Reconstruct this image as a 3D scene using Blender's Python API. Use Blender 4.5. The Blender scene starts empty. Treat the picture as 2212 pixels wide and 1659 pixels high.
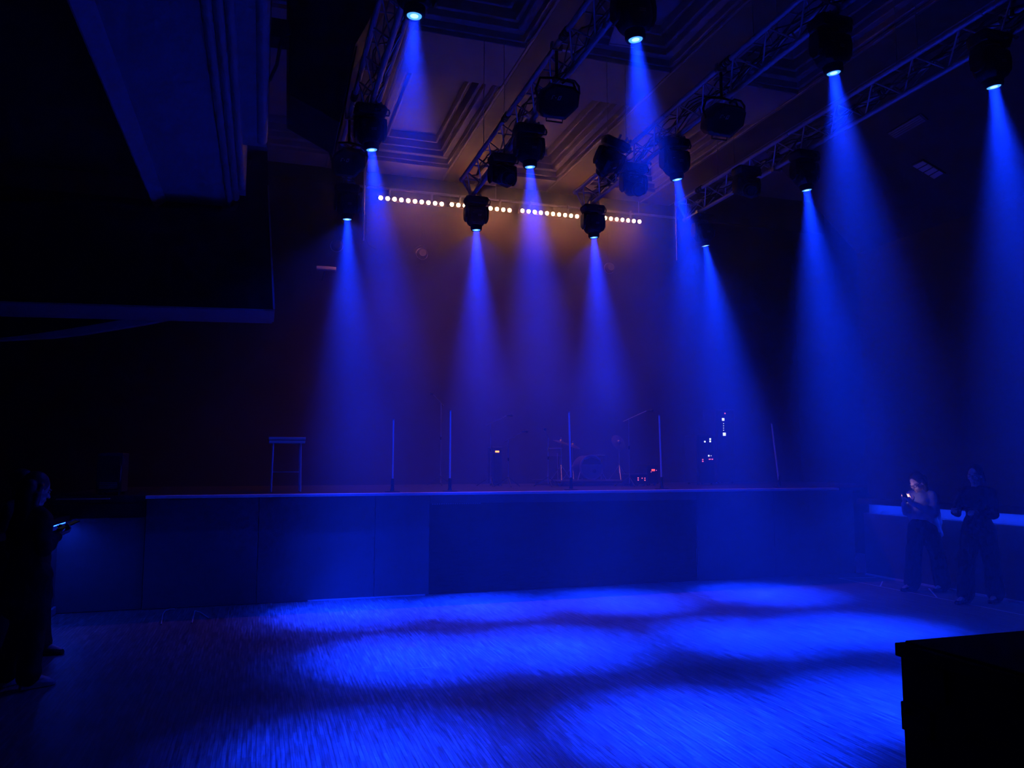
import bpy, bmesh, math, random
from mathutils import Vector, Matrix, Quaternion

random.seed(7)
C = bpy.context.scene.collection
SC = bpy.context.scene
R = math.radians

# ------------------------------------------------------------------ camera
FPX, CAMZ = 1700.0, 1.68
YAW = R(17.65)
PITCH = math.atan((1000.0 - 829.5) / FPX)
cam_d = bpy.data.cameras.new('camera')
cam = bpy.data.objects.new('camera', cam_d)
C.objects.link(cam)
cam.location = (0, 0, CAMZ)
cam.rotation_euler = (math.pi / 2 + PITCH, 0, -YAW)
cam_d.sensor_width = 36.0
cam_d.lens = FPX / 2212 * 36.0
cam_d.clip_start = 0.02
SC.camera = cam
CAM = Vector((0, 0, CAMZ))
_fw0 = Vector((math.sin(YAW), math.cos(YAW), 0)); _r = Vector((math.cos(YAW), -math.sin(YAW), 0)); _u0 = Vector((0, 0, 1))
_fw = _fw0 * math.cos(PITCH) + _u0 * math.sin(PITCH)
_up = _u0 * math.cos(PITCH) - _fw0 * math.sin(PITCH)


def sight(px, py):
    return _fw + _r * ((px - 1106) / FPX) + _up * ((829.5 - py) / FPX)


def at_z(px, py, z):
    d = sight(px, py); return CAM + d * ((z - CAMZ) / d.z)


def at_y(px, py, y):
    d = sight(px, py); return CAM + d * (y / d.y)


def at_x(px, py, x):
    d = sight(px, py); return CAM + d * (x / d.x)


# ------------------------------------------------------------------ materials
def nodes_of(name):
    m = bpy.data.materials.new(name)
    m.use_nodes = True
    nt = m.node_tree
    return m, nt, nt.nodes['Principled BSDF']


def mat(name, col, rough=0.6, metal=0.0, var=0.25, scale=8.0, bump=0.0, spec=0.5, sheen=0.0):
    m, nt, b = nodes_of(name)
    tc = nt.nodes.new('ShaderNodeTexCoord')
    n = nt.nodes.new('ShaderNodeTexNoise'); n.inputs['Scale'].default_value = scale; n.inputs['Detail'].default_value = 4
    nt.links.new(tc.outputs['Object'], n.inputs['Vector'])
    mx = nt.nodes.new('ShaderNodeMix'); mx.data_type = 'RGBA'
    mx.inputs[6].default_value = (*[c * (1 - var) for c in col], 1)
    mx.inputs[7].default_value = (*[min(1, c * (1 + var)) for c in col], 1)
    nt.links.new(n.outputs['Fac'], mx.inputs[0])
    nt.links.new(mx.outputs[2], b.inputs['Base Color'])
    b.inputs['Roughness'].default_value = rough
    b.inputs['Metallic'].default_value = metal
    b.inputs['Specular IOR Level'].default_value = spec
    if sheen:
        b.inputs['Sheen Weight'].default_value = sheen
    if bump:
        bp = nt.nodes.new('ShaderNodeBump'); bp.inputs['Strength'].default_value = bump; bp.inputs['Distance'].default_value = 0.01
        n2 = nt.nodes.new('ShaderNodeTexNoise'); n2.inputs['Scale'].default_value = scale * 6
        nt.links.new(tc.outputs['Object'], n2.inputs['Vector'])
        nt.links.new(n2.outputs['Fac'], bp.inputs['Height'])
        nt.links.new(bp.outputs['Normal'], b.inputs['Normal'])
    return m


def glow(name, col, strength):
    m, nt, b = nodes_of(name)
    b.inputs['Base Color'].default_value = (0.02, 0.02, 0.02, 1)
    b.inputs['Emission Color'].default_value = (*col, 1)
    b.inputs['Emission Strength'].default_value = strength
    m.cycles.emission_sampling = 'NONE'
    return m


def parquet():
    m, nt, b = nodes_of('strip_parquet')
    tc = nt.nodes.new('ShaderNodeTexCoord')
    mp = nt.nodes.new('ShaderNodeMapping'); mp.inputs['Rotation'].default_value = (0, 0, math.pi / 2)
    nt.links.new(tc.outputs['Object'], mp.inputs['Vector'])
    br = nt.nodes.new('ShaderNodeTexBrick')
    br.inputs['Scale'].default_value = 1.0
    br.inputs['Brick Width'].default_value = 0.26
    br.inputs['Row Height'].default_value = 0.027
    br.inputs['Mortar Size'].default_value = 0.0016
    br.inputs['Mortar Smooth'].default_value = 0.3
    br.offset = 0.37; br.offset_frequency = 3; br.squash = 1.3; br.squash_frequency = 5
    br.inputs['Color1'].default_value = (0.105, 0.085, 0.075, 1)
    br.inputs['Color2'].default_value = (0.17, 0.14, 0.125, 1)
    br.inputs['Mortar'].default_value = (0.04, 0.035, 0.03, 1)
    nt.links.new(mp.outputs[0], br.inputs['Vector'])
    mp2 = nt.nodes.new('ShaderNodeMapping'); mp2.inputs['Scale'].default_value = (60, 3.5, 1)
    nt.links.new(tc.outputs['Object'], mp2.inputs['Vector'])
    gr = nt.nodes.new('ShaderNodeTexNoise'); gr.inputs['Scale'].default_value = 1; gr.inputs['Detail'].default_value = 5
    nt.links.new(mp2.outputs[0], gr.inputs['Vector'])
    big = nt.nodes.new('ShaderNodeTexNoise'); big.inputs['Scale'].default_value = 0.9; big.inputs['Detail'].default_value = 6
    nt.links.new(tc.outputs['Object'], big.inputs['Vector'])
    rmp = nt.nodes.new('ShaderNodeMapRange'); rmp.inputs['From Min'].default_value = 0.3; rmp.inputs['From Max'].default_value = 0.7
    rmp.inputs['To Min'].default_value = 0.35; rmp.inputs['To Max'].default_value = 1.6
    nt.links.new(gr.outputs['Fac'], rmp.inputs['Value'])
    mul = nt.nodes.new('ShaderNodeMix'); mul.data_type = 'RGBA'; mul.blend_type = 'MULTIPLY'; mul.inputs[0].default_value = 1
    nt.links.new(br.outputs['Color'], mul.inputs[6]); nt.links.new(rmp.outputs[0], mul.inputs[7])
    rm2 = nt.nodes.new('ShaderNodeMapRange'); rm2.inputs['From Min'].default_value = 0.3; rm2.inputs['From Max'].default_value = 0.7
    rm2.inputs['To Min'].default_value = 0.85; rm2.inputs['To Max'].default_value = 1.12
    nt.links.new(big.outputs['Fac'], rm2.inputs['Value'])
    mul2 = nt.nodes.new('ShaderNodeMix'); mul2.data_type = 'RGBA'; mul2.blend_type = 'MULTIPLY'; mul2.inputs[0].default_value = 1
    nt.links.new(mul.outputs[2], mul2.inputs[6]); nt.links.new(rm2.outputs[0], mul2.inputs[7])
    nt.links.new(mul2.outputs[2], b.inputs['Base Color'])
    rr = nt.nodes.new('ShaderNodeMapRange'); rr.inputs['To Min'].default_value = 0.42; rr.inputs['To Max'].default_value = 0.62
    nt.links.new(gr.outputs['Fac'], rr.inputs['Value']); nt.links.new(rr.outputs[0], b.inputs['Roughness'])
    bp = nt.nodes.new('ShaderNodeBump'); bp.inputs['Strength'].default_value = 0.9; bp.inputs['Distance'].default_value = 0.005
    nt.links.new(mul.outputs[2], bp.inputs['Height']); nt.links.new(bp.outputs['Normal'], b.inputs['Normal'])
    return m


M = dict(
    floor=parquet(),
    plaster=mat('painted_plaster', (0.33, 0.28, 0.30), 0.75, var=0.18, scale=2.5, bump=0.15),
    beam=mat('stained_beam', (0.19, 0.12, 0.07), 0.55, var=0.35, scale=3.5, bump=0.2),
    trimpaint=mat('trim_paint', (0.33, 0.28, 0.29), 0.5, var=0.15, scale=5),
    beadpaint=mat('moulding_paint', (0.36, 0.33, 0.32), 0.35, var=0.2, scale=6, bump=0.25),
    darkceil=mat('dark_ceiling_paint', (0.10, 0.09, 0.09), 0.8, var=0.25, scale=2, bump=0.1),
    wall=mat('dark_wall_paint', (0.035, 0.035, 0.04), 0.8, var=0.25, scale=1.5, bump=0.15),
    drape=mat('black_drape', (0.012, 0.011, 0.012), 0.95, var=0.4, scale=3, spec=0.1),
    black=mat('black_plastic', (0.010, 0.010, 0.011), 0.5, var=0.3, scale=14, spec=0.35),
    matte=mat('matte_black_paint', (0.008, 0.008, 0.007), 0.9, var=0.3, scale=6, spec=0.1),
    alu=mat('truss_aluminium', (0.60, 0.60, 0.62), 0.42, metal=0.35, var=0.12, scale=20),
    steel=mat('brushed_steel', (0.45, 0.45, 0.47), 0.35, metal=0.9, var=0.1, scale=30),
    rubber=mat('cable_rubber', (0.008, 0.008, 0.008), 0.6, var=0.2, scale=20),
    stage=mat('stage_front_paint', (0.085, 0.085, 0.095), 0.7, var=0.2, scale=3, bump=0.1),
    deck=mat('stage_deck', (0.008, 0.008, 0.009), 0.6, var=0.3, scale=4, bump=0.1),
    lip=mat('pale_edge_strip', (0.62, 0.62, 0.62), 0.5, var=0.1, scale=10),
    wood=mat('pale_table_wood', (0.48, 0.40, 0.30), 0.5, var=0.2, scale=6),
    white=mat('white_enamel', (0.80, 0.80, 0.80), 0.5, var=0.05, scale=10),
    grey=mat('grey_enamel', (0.30, 0.30, 0.31), 0.5, var=0.1, scale=10),
    print=mat('white_print', (0.75, 0.75, 0.75), 0.6, var=0.02, scale=10),
    skin=mat('skin', (0.62, 0.42, 0.34), 0.55, var=0.06, scale=30),
    hair=mat('dark_hair', (0.012, 0.009, 0.007), 0.55, var=0.4, scale=40),
    denim=mat('pale_denim', (0.36, 0.40, 0.48), 0.85, var=0.18, scale=30, bump=0.3),
    cloth=mat('black_cloth', (0.012, 0.012, 0.014), 0.9, var=0.3, scale=20, spec=0.2),
    darkcloth=mat('navy_cloth', (0.02, 0.02, 0.03), 0.9, var=0.3, scale=20, spec=0.2),
    greyshoe=mat('grey_shoe', (0.25, 0.25, 0.26), 0.6, var=0.2, scale=20),
    shell=mat('drum_shell', (0.06, 0.05, 0.06), 0.3, var=0.2, scale=8),
    head=mat('drum_skin', (0.16, 0.16, 0.17), 0.5, var=0.1, scale=8),
    brass=mat('cymbal_brass', (0.25, 0.21, 0.12), 0.3, metal=0.9, var=0.1, scale=20),
    glass=mat('lens_glass', (0.01, 0.01, 0.015), 0.08, var=0.0, scale=5, spec=0.6),
    lens=glow('lit_lens', (0.08, 0.36, 1.0), 1.5),
    lens_core=glow('lit_lens_core', (0.42, 0.82, 1.0), 1.6),
    amber=glow('amber_lamp', (1.0, 0.40, 0.16), 40.0),
    strip=glow('blue_light_strip', (0.006, 0.035, 1.0), 24.0),
    screen=glow('phone_screen', (1.0, 0.72, 0.62), 9.0),
    dimscreen=glow('dim_phone_screen', (0.33, 0.33, 0.36), 0.012),
    red=glow('red_indicator', (1.0, 0.05, 0.03), 3.0),
    pink=glow('pink_indicator', (1.0, 0.12, 0.18), 2.0),
    orange=glow('orange_display', (1.0, 0.25, 0.03), 4.0),
    whiteled=glow('white_indicator', (0.85, 0.9, 1.0), 1.3),
)


# ------------------------------------------------------------------ mesh building
class MB:
    def __init__(self): self.v, self.f = [], []

    def add(self, vs, fs):
        b = len(self.v); self.v += [Vector(x) for x in vs]; self.f += [[b + i for i in f] for f in fs]; return self

    def box(self, lo, hi, mtx=None):
        x0, y0, z0 = lo; x1, y1, z1 = hi
        vs = [(x0, y0, z0), (x1, y0, z0), (x1, y1, z0), (x0, y1, z0), (x0, y0, z1), (x1, y0, z1), (x1, y1, z1), (x0, y1, z1)]
        if mtx: vs = [mtx @ Vector(p) for p in vs]
        return self.add(vs, [(0, 3, 2, 1), (4, 5, 6, 7), (0, 1, 5, 4), (1, 2, 6, 5), (2, 3, 7, 6), (3, 0, 4, 7)])

    def cyl(self, a, b, r0, r1=None, n=12, caps=True):
        a, b = Vector(a), Vector(b); r1 = r0 if r1 is None else r1
        q = (b - a).to_track_quat('Z', 'Y')
        vs = []
        for p, r in ((a, r0), (b, r1)):
            for i in range(n):
                t = 2 * math.pi * i / n
                vs.append(p + q @ Vector((r * math.cos(t), r * math.sin(t), 0)))
        fs = [(i, (i + 1) % n, n + (i + 1) % n, n + i) for i in range(n)]
        if caps: fs += [tuple(range(n - 1, -1, -1)), tuple(range(n, 2 * n))]
        return self.add(vs, fs)

    def tube(self, pts, r, n=8):
        pts = [Vector(p) for p in pts]; rings = []
        rs = r if isinstance(r, (list, tuple)) else [r] * len(pts)
        b = len(self.v); ref = None
        for i, p in enumerate(pts):
            d = (pts[min(i + 1, len(pts) - 1)] - pts[max(i - 1, 0)]).normalized()
            if ref is None:
                ref = d.orthogonal().normalized()
            ref = (ref - d * ref.dot(d)).normalized(); s = d.cross(ref)
            for k in range(n):
                t = 2 * math.pi * k / n
                self.v.append(p + (ref * math.cos(t) + s * math.sin(t)) * rs[i])
        for i in range(len(pts) - 1):
            for k in range(n):
                self.f.append([b + i * n + k, b + i * n + (k + 1) % n, b + (i + 1) * n + (k + 1) % n, b + (i + 1) * n + k])
        self.f.append([b + k for k in range(n - 1, -1, -1)]); e = b + (len(pts) - 1) * n
        self.f.append([e + k for k in range(n)])
        return self

    def lathe(self, prof, n=24, mtx=None):
        """prof: list of (radius, z); closed at the ends"""
        b = len(self.v); mtx = mtx or Matrix()
        for (r, z) in prof:
            for k in range(n):
                t = 2 * math.pi * k / n
                self.v.append(mtx @ Vector((r * math.cos(t), r * math.sin(t), z)))
        for i in range(len(prof) - 1):
            for k in range(n):
                self.f.append([b + i * n + k, b + i * n + (k + 1) % n, b + (i + 1) * n + (k + 1) % n, b + (i + 1) * n + k])
        self.f.append([b + k for k in range(n - 1, -1, -1)]); e = b + (len(prof) - 1) * n
        self.f.append([e + k for k in range(n)])
        return self

    def loft(self, sections, cap=True):
        b = len(self.v); n = len(sections[0])
        for s in sections: self.v += [Vector(p) for p in s]
        for i in range(len(sections) - 1):
            for k in range(n):
                self.f.append([b + i * n + k, b + i * n + (k + 1) % n, b + (i + 1) * n + (k + 1) % n, b + (i + 1) * n + k])
        if cap:
            self.f.append([b + k for k in range(n - 1, -1, -1)]); e = b + (len(sections) - 1) * n
            self.f.append([e + k for k in range(n)])
        return self

    def prism(self, poly, d):
        """poly: 3-D points of one face, d: extrusion vector"""
        return self.loft([[Vector(p) for p in poly], [Vector(p) + Vector(d) for p in poly]])

    def ball(self, c, rx, ry=None, rz=None, n=16, m=10, mtx=None):
        ry = rx if ry is None else ry; rz = rx if rz is None else rz; c = Vector(c)
        b = len(self.v)
        for i in range(1, m):
            ph = math.pi * i / m
            for k in range(n):
                t = 2 * math.pi * k / n
                p = Vector((rx * math.sin(ph) * math.cos(t), ry * math.sin(ph) * math.sin(t), rz * math.cos(ph)))
                self.v.append(c + (mtx @ p if mtx else p))
        top = Vector((0, 0, rz)); bot = Vector((0, 0, -rz))
        self.v.append(c + (mtx @ top if mtx else top)); self.v.append(c + (mtx @ bot if mtx else bot))
        T, B = len(self.v) - 2, len(self.v) - 1
        for i in range(m - 2):
            for k in range(n):
                self.f.append([b + i * n + k, b + (i + 1) * n + k, b + (i + 1) * n + (k + 1) % n, b + i * n + (k + 1) % n])
        for k in range(n):
            self.f.append([T, b + k, b + (k + 1) % n])
            self.f.append([B, b + (m - 2) * n + (k + 1) % n, b + (m - 2) * n + k])
        return self

    def capsule(self, a, ra, b_, rb, n=12):
        a, b_ = Vector(a), Vector(b_)
        self.ball(a, ra, n=n, m=8); self.ball(b_, rb, n=n, m=8)
        self.cyl(a, b_, ra, rb, n=n); return self

    def build(self, name, m, parent=None, bevel=0.0, smooth=35, kind=None, label=None, remesh=0.0, soften=0):
        me = bpy.data.meshes.new(name)
        me.from_pydata(self.v, [], self.f); me.update()
        bm = bmesh.new(); bm.from_mesh(me); bmesh.ops.recalc_face_normals(bm, faces=bm.faces); bm.to_mesh(me); bm.free()
        for p in me.polygons: p.use_smooth = True
        me.set_sharp_from_angle(angle=R(smooth))
        me.materials.append(M[m] if isinstance(m, str) else m)
        o = bpy.data.objects.new(name, me); C.objects.link(o)
        if parent: o.parent = parent
        if bevel:
            bv = o.modifiers.new('edge', 'BEVEL'); bv.width = bevel; bv.segments = 2; bv.limit_method = 'ANGLE'; bv.angle_limit = R(40)
        if remesh:
            rm = o.modifiers.new('skin', 'REMESH'); rm.mode = 'VOXEL'; rm.voxel_size = remesh; rm.use_smooth_shade = True
            if soften:
                s = o.modifiers.new('soft', 'SMOOTH'); s.iterations = soften; s.factor = 0.5
        if name in ('jacket', 'trousers'):          # loose folds of the cloth
            tx = bpy.data.textures.get('folds') or bpy.data.textures.new('folds', 'CLOUDS'); tx.noise_scale = .10; tx.noise_depth = 1
            dm = o.modifiers.new('folds', 'DISPLACE'); dm.texture = tx; dm.strength = .035 if name == 'jacket' else .022; dm.mid_level = .5; dm.texture_coords = 'LOCAL'
        if kind: o['kind'] = kind
        if label: o['label'] = label
        return o


def thing(name, label, cat, loc=(0, 0, 0), rz=0.0, group=None):
    o = bpy.data.objects.new(name, None); C.objects.link(o)
    o.location = loc; o.rotation_euler = (0, 0, rz); o.empty_display_size = 0.1
    return tag(o, label, cat, group)


def tag(o, label, cat, group=None):
    o['label'] = label; o['category'] = cat
    if group: o['group'] = group
    return o


def struct(o):
    o['kind'] = 'structure'; return o


def copy_tree(o, parent=None):
    c = o.copy(); C.objects.link(c)
    if parent: c.parent = parent
    for ch in list(o.children):
        copy_tree(ch, c)
    return c


def box(lo, hi, name, m, parent=None, **k):
    return MB().box(lo, hi).build(name, m, parent, **k)


# ------------------------------------------------------------------ the room
X0, X1 = -6.0, 9.2       # inner faces of the hall
YF, YB = -1.5, 13.9
ZC = 6.92                # slab above the ceiling beams
struct(box((X0 - .2, YF, -.15), (10.9, 10.12, 0), 'floor', 'floor'))
struct(box((X0 - .2, YB, 0), (10.9, YB + .15, ZC), 'wall_back', 'drape'))
struct(box((X0 - .3, YF, 0), (X0 - .15, YB, ZC), 'wall_left', 'wall'))
struct(box((10.75, 10.12, 0), (10.9, YB, ZC), 'wall_stage_right', 'drape'))
struct(box((X0 - .3, YF, ZC), (10.9, YB, ZC + .15), 'ceiling', 'plaster'))

# right wall with a sloped cove under the ceiling, a dado below and a lit recess
wr = MB()
wr.box((9.05, YF, 0), (9.2, 10.12, 5.2))
wr.prism([(7.4, YF, 6.5), (9.05, YF, 5.03), (9.2, YF, 5.03), (9.2, YF, 6.9), (7.4, YF, 6.9)], (0, 10.12 - YF, 0))
struct(wr.build('wall_right', 'wall'))
struct(box((8.75, YF, 0.03), (9.049, 9.9, .925), 'trim_dado', 'stage', bevel=.004))
struct(box((8.86, YF, .925), (9.049, 9.9, 1.095), 'trim_recess', 'grey'))
struct(box((8.70, YF, 1.096), (9.049, 9.95, 1.14), 'trim_ledge', 'wall', bevel=.006))
struct(box((8.690, YF, 1.064), (8.702, 9.95, 1.139), 'trim_ledge_nosing', 'wall'))
struct(box((8.735, YF, .0005), (8.75, 9.9, .028), 'baseboard_right', 'lip'))

# left wall under the balcony, same dado and ledge
struct(box((X0 - .15, 10.13, 0), (-2.33, 10.25, 1.02), 'wall_left_return', 'wall'))
struct(box((-2.5, 5.0, .03), (-2.15, 10.12, .88), 'trim_dado_left', 'stage', bevel=.004))
struct(box((-2.5, 5.0, .88), (-2.22, 10.12, 1.03), 'trim_recess_left', 'grey'))
struct(box((-2.5, 5.0, 1.031), (-2.02, 10.12, 1.10), 'trim_ledge_left', 'matte', bevel=.006))
struct(box((-2.15, 5.0, .0005), (-2.12, 10.1, .09), 'baseboard_left', 'grey', bevel=.01))


def light_strip(lo, hi, label):
    t = thing('light_strip', label, 'light', ((lo[0] + hi[0]) / 2, (lo[1] + hi[1]) / 2, lo[2]), group='blue strips under the wall ledges')
    hx, hy = (hi[0] - lo[0]) / 2, (hi[1] - lo[1]) / 2
    MB().box((-hx, -hy, 0), (hx, hy, .012)).build('diffuser', 'strip', t)
    ld = bpy.data.lights.new('strip_glow', 'AREA'); ld.shape = 'RECTANGLE'; ld.size = .012; ld.size_y = hy * 2; ld.energy = (5 if 'left' in label else 2.6) * hy * 2; ld.color = (0.006, 0.035, 1.0)
    lo = bpy.data.objects.new('strip_glow', ld); C.objects.link(lo); lo.location = Vector(t.location) + Vector((0, 0, -.004))
    MB().box((-hx - .004, -hy, .0125), (hx + .004, hy, .02)).build('channel', 'steel', t)


light_strip((8.725, 4.0, 1.072), (8.737, 9.85, 1.09), 'blue light strip under the ledge of the right wall')
light_strip((-2.08, 8.3, 1.008), (-2.066, 10.05, 1.03), 'short blue light strip under the dark ledge at left')

# --- coffered ceiling: long beams, cross beams, stepped mouldings
bx = [-2.75, -0.72, 1.18, 3.12, 5.02, 6.9]
bw = 0.27
n_trim = 0
for x in bx:
    o = struct(box((x - bw, YF, 6.5), (x + bw, 12.85, ZC), 'ceiling_beam', 'beam', bevel=.006))
ys = [(0.4, 1.2), (4.3, 5.3), (8.35, 9.32), (12.3, 12.87)]
for i in range(len(bx) - 1):
    xa, xb = bx[i] + bw, bx[i + 1] - bw
    for (ya, yb) in ys:
        struct(box((xa, ya, 6.52), (xb, yb, ZC), 'ceiling_crossbeam', 'plaster'))
    for j in range(len(ys) - 1):
        ya, yb = ys[j][1], ys[j + 1][0]
        fr = MB()
        for (ins, z0, z1, w) in ((0, 6.56, ZC, .07), (.07, 6.64, ZC, .10), (.17, 6.72, ZC, .05), (.29, 6.80, ZC, .035)):
            a, b, c, d = xa + ins, xb - ins, ya + ins, yb - ins
            for lo, hi in (((a, c), (b, c + w)), ((a, d - w), (b, d)), ((a, c + w), (a + w, d - w)), ((b - w, c + w), (b, d - w))):
                fr.box((lo[0], lo[1], z0), (hi[0], hi[1], z1))
        struct(fr.build('ceiling_moulding', 'trimpaint', bevel=.012))
# thin picture rails along the beams' lower edges
for x in bx[2:]:
    r_ = MB()
    r_.box((x - bw - .035, YF, 6.50), (x - bw, 12.85, 6.545)); r_.box((x + bw, YF, 6.50), (x + bw + .035, 12.85, 6.545))
    struct(r_.build('trim_beam', 'trimpaint', bevel=.008))
for (y0, y1) in ((8.30, 8.34), (4.25, 4.29), (12.26, 12.3)):
    for i in range(2, len(bx) - 1):
        struct(box((bx[i] + bw + .04, y0, 6.5), (bx[i + 1] - bw - .04, y1, 6.56), 'trim_cornice', 'trimpaint', bevel=.01))
# border above the stage
struct(box((X0, 12.9, 6.3), (10.75, 12.98, ZC), 'trim_border', 'drape'))

# --- balcony at left: soffit with a moulded edge, black bulkhead at its stage end
SZ = 4.68
so = MB()
so.prism([(-1.12, YF, SZ), (-.47, YF, SZ), (-.47, YF, SZ + .5), (-1.25, YF, SZ + .5), (-1.25, YF, SZ - .10), (-1.235, YF, SZ - .105)], (0, 9.6 - YF, 0))
so.build('ceiling_balcony', 'plaster')['kind'] = 'structure'
struct(box((-6.0, YF, SZ + .25), (-1.251, 9.6, SZ + .6), 'ceiling_balcony_recess', 'matte'))  # shade of the recess put into its colour, black beside the plaster soffit
mo = MB()
for x, r, ye in ((-.43, .040, 9.5), (-.356, .040, 9.25), (-.286, .036, 8.9)):
    mo.cyl((x, YF, SZ + .008), (x, ye, SZ + .008), r, n=18)
mo.box((-.47, YF, SZ + .02), (-.25, 9.2, SZ + .6))
mo.box((-.25, YF, SZ + .03), (-.04, 7.7, SZ + .6))
mo.cyl((-.08, YF, SZ + .06), (-.08, 7.6, SZ + .06), .052, n=18)
struct(mo.build('trim_balcony_edge', 'beadpaint'))
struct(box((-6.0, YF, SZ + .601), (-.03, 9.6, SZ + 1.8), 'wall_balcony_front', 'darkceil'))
BY = 9.28
bk = [at_y(x, y, BY) for x, y in ((-60, 432), (508, 455), (514, 446), (522, 420), (533, 378), (545, 345), (560, 328), (577, 312), (583, 480), (590, 668), (-60, 648))]
struct(MB().prism(bk, (0, .82, 0)).build('wall_bulkhead', 'matte'))
e0, e1 = at_y(578, 400, BY - .03), at_y(590, 668, BY - .03)
ed = MB().prism([e0, e1, e1 + Vector((.02, 0, 0)), e0 + Vector((.014, 0, 0))], (0, .86, 0))
struct(ed.build('trim_bulkhead', 'trimpaint'))
q0, q1 = bk[10], bk[9]
un = MB().prism([q0 - Vector((0, .01, .004)), q1 - Vector((0, .01, .004)), q1 + Vector((0, .83, -.004)), q0 + Vector((0, .83, -.004))], (0, 0, -.02))
struct(un.build('trim_bulkhead_underside', 'trimpaint'))
# arched panel over the stage wing beyond, its lit lower band painted pale
low = [at_y(x, y, 10.3) for x, y in ((-200, 744), (-60, 738), (30, 733), (110, 729), (180, 721), (250, 710), (310, 700), (380, 686), (470, 664))]
upp = [at_y(x, y, 10.3) for x, y in ((-200, 742), (-60, 735), (30, 727), (110, 716), (180, 705), (250, 693), (310, 683), (380, 670), (470, 650))]
cr = MB(); cr.loft([[a, b, b + Vector((0, .12, 0)), a + Vector((0, .12, 0))] for a, b in zip(low, upp)])
struct(cr.build('trim_arch_lit_band', 'plaster'))
struct(MB().loft([[b + Vector((0, .01, .002)), Vector((b.x, b.y + .01, 4.9)), Vector((b.x, b.y + .11, 4.9)), b + Vector((0, .11, .002))] for b in upp]).build('wall_arch', 'matte'))

# ------------------------------------------------------------------ stage
SH = 1.30
st = thing('stage', 'wide dark stage with pale front edge behind the dance floor', 'stage', (4.0, 10.0, 0))
box((-5.3 - 1.0, .16, SH - .08), (6.7, 3.88, SH), 'deck', 'deck', st)
edge = MB(); edge.box((-5.25, -.012, SH - .032), (4.4, .155, SH + .002)); edge.build('edge_strip', 'lip', st, bevel=.004, label='pale edge strip of the stage')
box((-6.29, .14, .003), (-5.255, .16, SH - .25), 'front_panel', 'stage', st, bevel=.004)
xs = [-5.25, -4.0, -2.6, -1.9]
for a, b in zip(xs[:-1], xs[1:]):
    box((a + .003, .10, .003), (b - .003, .135, SH - .04), 'front_panel', 'stage', st, bevel=.004)
box((-1.9 + .003, .10, SH - .145), (2.0, .135, SH - .04), 'front_panel', 'stage', st, bevel=.004)
for a, b in ((2.0, 3.3), (3.3, 4.75)):
    box((a + .003, .10, .003), (b - .003, .135, SH - .04), 'front_panel', 'stage', st, bevel=.004)
gr = MB(); gr.box((-1.895, .125, .003), (1.995, .145, SH - .15))
for k in range(62):
    z = .02 + k * .018
    gr.box((-1.89, .119, z), (1.99, .125, z + .006))
gr.build('grille', 'black', st, label='dark slatted recess in the stage front')
dt = MB()
for k in range(22):
    dt.box((-1.87 + k * .030, .092, SH - .153), (-1.87 + k * .030 + .017, .0995, SH - .147))
dt.build('perforated_strip', 'lip', st)
box((-6.2, .02, SH - .24), (-5.26, 1.2, SH - .085), 'wing', 'matte', st)
box((-6.16, -.02, SH - .03), (-5.62, .03, SH - .018), 'wing_edge', 'grey', st)
box((-3.4, .085, .0005), (-1.95, .098, .016), 'kick_strip', 'lip', st)

# ------------------------------------------------------------------ trusses
TX = [0.88, 2.41, 3.94, 5.43]
TRUSS_Z, TOP_Z, HALF = 4.985, 5.205, .12
TNAME = ['leftmost', 'second', 'third', 'rightmost']


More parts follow.
